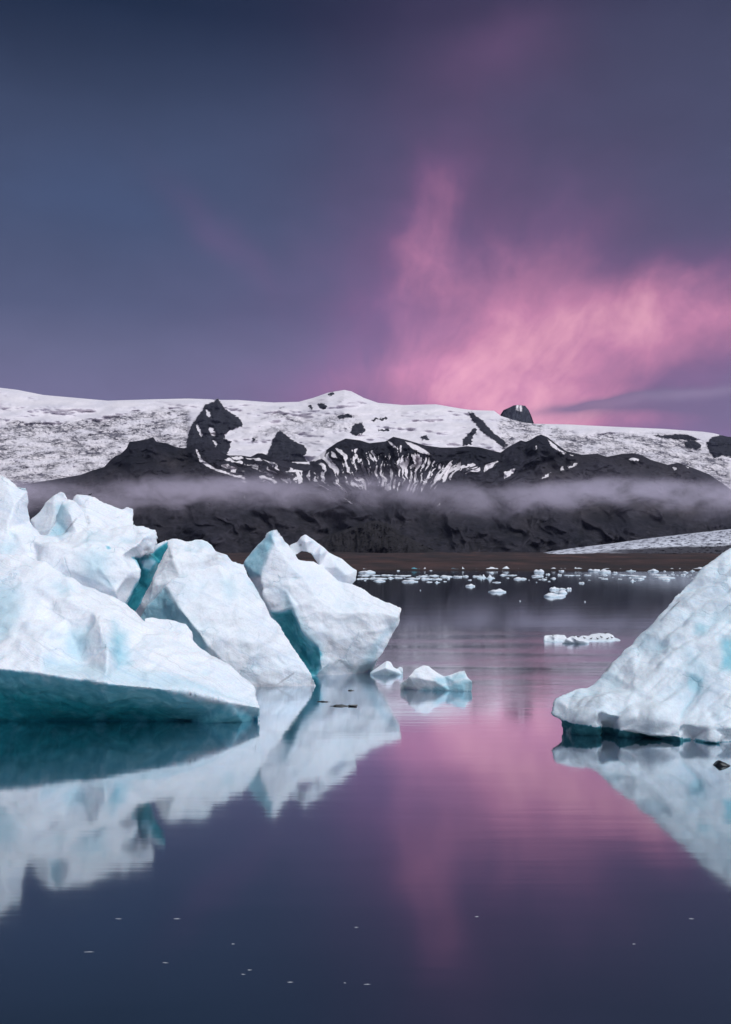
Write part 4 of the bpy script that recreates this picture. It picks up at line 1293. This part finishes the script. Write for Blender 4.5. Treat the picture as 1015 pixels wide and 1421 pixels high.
# ---------------------------------------------------------------- birds
def bird_mesh():
    """standing seabird, about 0.4 m long, facing +X: lofted body, neck, head, folded wings, tail and legs"""
    bm = bmesh.new()
    # spine stations: x, z, half width, half height
    st = [(-0.24, 0.135, 0.008, 0.006), (-0.19, 0.14, 0.025, 0.014), (-0.12, 0.155, 0.048, 0.038), (-0.04, 0.165, 0.066, 0.062), (0.04, 0.175, 0.066, 0.068), (0.10, 0.20, 0.05, 0.058),
          (0.125, 0.24, 0.034, 0.04), (0.135, 0.275, 0.034, 0.036), (0.155, 0.295, 0.036, 0.034), (0.185, 0.295, 0.024, 0.022), (0.205, 0.288, 0.010, 0.009), (0.245, 0.280, 0.003, 0.003)]
    rings = []
    na = 10
    for i, (x, z_, hw, hh) in enumerate(st):
        p0, p1 = st[max(i - 1, 0)], st[min(i + 1, len(st) - 1)]
        t = Vector((p1[0] - p0[0], 0, p1[1] - p0[1])).normalized()
        up = Vector((-t.z, 0, t.x))
        rings.append([bm.verts.new(Vector((x, 0, z_)) + Vector((0, math.cos(a) * hw, 0)) + up * math.sin(a) * hh) for a in [2 * math.pi * q / na for q in range(na)]])
    for a, b in zip(rings, rings[1:]):
        for q in range(na):
            bm.faces.new((a[q], a[(q + 1) % na], b[(q + 1) % na], b[q]))
    bm.faces.new(rings[0][::-1])
    bm.faces.new(rings[-1])
    for s in (-1, 1):
        for (x0, z0, x1, z1, r) in ((0.0, 0.11, -0.005, 0.0, 0.008), (-0.012, 0.004, 0.05, 0.004, 0.007)):
            a, b = Vector((x0, s * 0.03, z0)), Vector((x1, s * 0.03, z1))
            t = (b - a).normalized()
            n1 = t.orthogonal().normalized()
            n2 = t.cross(n1)
            ra = [bm.verts.new(a + (n1 * math.cos(k) + n2 * math.sin(k)) * r) for k in (0, 2.1, 4.2)]
            rb = [bm.verts.new(b + (n1 * math.cos(k) + n2 * math.sin(k)) * r) for k in (0, 2.1, 4.2)]
            for q in range(3):
                bm.faces.new((ra[q], ra[(q + 1) % 3], rb[(q + 1) % 3], rb[q]))
        wing = [(-0.23, 0.15), (-0.10, 0.205), (0.02, 0.235), (0.08, 0.21), (0.04, 0.15), (-0.08, 0.135)]
        wi = [bm.verts.new((x, s * (0.055 + 0.02 * (x > -0.12)), z_)) for x, z_ in wing]
        wo = [bm.verts.new((x * 0.95, s * (0.075 if x > -0.2 else 0.03), z_ - 0.005)) for x, z_ in wing]
        bm.faces.new(wi)
        bm.faces.new(wo[::-1])
        for q in range(6):
            bm.faces.new((wi[q], wi[(q + 1) % 6], wo[(q + 1) % 6], wo[q]))
    bmesh.ops.recalc_face_normals(bm, faces=bm.faces)
    m = bpy.data.meshes.new('bird')
    bm.to_mesh(m)
    bm.free()
    smooth(m)
    return m


BIRD = bird_mesh()
BIRD.materials.append(M_BIRD)
bpy.context.view_layer.update()
DG = bpy.context.evaluated_depsgraph_get()


def perch(u, v):
    """where the sight line through a pixel meets the ice"""
    hit, loc, *_ = sc.ray_cast(DG, Vector((0, 0, CAM_H)) + ray(u, v) * 30, ray(u, v).normalized(), distance=400)
    p = loc if hit else on_water(u, v)
    hit, down, *_ = sc.ray_cast(DG, Vector((p.x, p.y + 0.12, p.z + 1.5)), Vector((0, 0, -1)), distance=6)
    return down if hit else p


BIRDS = [(821, 888, 20), (830, 888.5, 200), (835.5, 886, 160), (844, 888, 10), (850, 887, 190), (812, 887.5, 170), (841, 880.5, 30), (803, 886, 180)]
for (u, v, rz) in BIRDS:
    o = bpy.data.objects.new('bird', BIRD)
    sc.collection.objects.link(o)
    p = perch(u, v)
    o.location = p - Vector((0, 0, 0.01))
    o.rotation_euler = (0, 0, math.radians(rz))
    o.scale = (0.72,) * 3
    tag(o, 'small dark seabird resting on the domed white floe', 'bird', 'birds resting on the domed floe')
for (u, v, rz, sc_, label) in ((124.5, 690, 20, 0.55, 'tiny dark bird perched on top of an upright fin of the jagged iceberg'), (798, 884, 0, 0.6, 'lone dark bird on the lumpy middle floe of the raft'),
                               (768, 883, 180, 0.55, 'lone dark bird on the square-edged floe of the raft')):
    o = bpy.data.objects.new('bird', BIRD)
    sc.collection.objects.link(o)
    o.location = perch(u, v) - Vector((0, 0, 0.01))
    o.rotation_euler = (0, 0, math.radians(rz))
    o.scale = (sc_,) * 3
    tag(o, label, 'bird')

# ---------------------------------------------------------------- floating slivers and dark bits
def sliver_mesh(name, length, width, height, sd, fork=False):
    r = np.random.default_rng(sd)
    bm = bmesh.new()
    k = 9
    prev = None
    for i in range(k):
        t = i / (k - 1)
        x = (t - 0.5) * length
        prof = (0.25 + math.sin(math.pi * min(1, t * 1.15)) ** 0.7) * (0.75 + 0.5 * r.random())
        y = 0.12 * width * math.sin(5 * t + sd)
        w, h = 0.5 * width * prof, height * prof * (0.6 + 0.6 * r.random())
        ring = [bm.verts.new((x, y - w, -0.02)), bm.verts.new((x, y - w * 0.6, h * 0.8)), bm.verts.new((x, y + w * 0.3, h)), bm.verts.new((x, y + w, -0.02))]
        if prev:
            for q in range(4):
                bm.faces.new((prev[q], prev[(q + 1) % 4], ring[(q + 1) % 4], ring[q]))
        else:
            bm.faces.new(ring)
        prev = ring
    bm.faces.new(prev[::-1])
    if fork:
        for s in (-1, 1):
            a = [bm.verts.new(p) for p in ((0.25 * length, 0, -0.02), (0.25 * length, 0.06 * s, height), (0.62 * length, s * width * 1.3, height * 0.7), (0.60 * length, s * width * 1.1, -0.02))]
            bm.faces.new(a)
            b = [bm.verts.new(v_.co + Vector((0, 0.07, 0))) for v_ in a]
            bm.faces.new(b[::-1])
            for q in range(4):
                bm.faces.new((a[q], a[(q + 1) % 4], b[(q + 1) % 4], b[q]))
    bmesh.ops.recalc_face_normals(bm, faces=bm.faces)
    m = bpy.data.meshes.new(name)
    bm.to_mesh(m)
    bm.free()
    set_attr(m, 'blue', np.zeros(len(m.vertices)))
    set_attr(m, 'dirt_shade', np.full(len(m.vertices), 0.6))
    return m


for (u0, u1, v, hp, fork, label) in ((440, 459, 974, 2.2, False, 'short dark sliver afloat behind the longer forked sliver'), (458, 492, 980, 2.6, True, 'long dark forked sliver floating on the berg reflection'),
                                     (483, 492, 958.5, 2.4, False, 'two-lobed black speck floating close to the foot of the pointed iceberg')):
    c = on_water(0.5 * (u0 + u1), v)
    k = c.y / F
    o = link('floating_sliver', sliver_mesh('floating_sliver', (u1 - u0) * k, 0.22, 0.6 * hp * k, int(u0), fork), M_DARKICE)
    o.location = c
    o.rotation_euler = (0, 0, math.radians(-4))
    tag(o, label, 'sliver')
SPECKS = [(165, 1275, 8), (246, 1275, 8), (124, 1321, 11), (324, 1310, 4), (230, 1336, 7), (338, 1352, 5), (347, 1346, 5), (403, 1363, 7), (510, 1366, 8), (495, 1287, 5), (479, 1364, 3), (960, 1275, 6), (662, 1272, 5), (880, 1310, 4)]
for i, (u, v, wpx) in enumerate(SPECKS):
    c = on_water(u, v)
    k = c.y / F
    o = link('ice_sliver', sliver_mesh('ice_sliver', wpx * 1.25 * k, 0.03, 0.45 * k, i + 3), M_FLOE)
    o.location = c
    o.rotation_euler = (0, 0, math.radians((i * 37) % 16 - 8))
    tag(o, 'tiny pale ice sliver floating alone on the smooth dark open water', 'ice sliver', 'ice slivers on the open water')

# the small black lump in front of the fluted berg
lump = bmesh.new()
bmesh.ops.create_icosphere(lump, subdivisions=4, radius=1.0)
lc = np.array([v_.co[:] for v_ in lump.verts])
lx, lz = lc[:, 0], lc[:, 2]
prof = np.interp(lx, [-1, -0.55, -0.3, 0.2, 0.7, 1], [0.3, 0.95, 1.25, 0.85, 0.5, 0.2])
lc[:, 2] = lz * prof * 0.16
lc[:, 1] *= 0.28
lc[:, 0] = lx * 0.33 + np.where(lz > 0, -0.08 * lz, 0)
lc += 0.03 * fbm(lc * 6, 3)[:, None] * lc / (np.linalg.norm(lc, axis=1)[:, None] + 1e-6)
for v_, p in zip(lump.verts, lc):
    v_.co = p
lm = bpy.data.meshes.new('dark_lump')
lump.to_mesh(lm)
lump.free()
smooth(lm)
o = link('dark_lump', lm, M_DARKICE)
o.location = on_water(1002, 1062)
tag(o, 'small black lump poking out of the water in front of the fluted iceberg slope', 'lump')
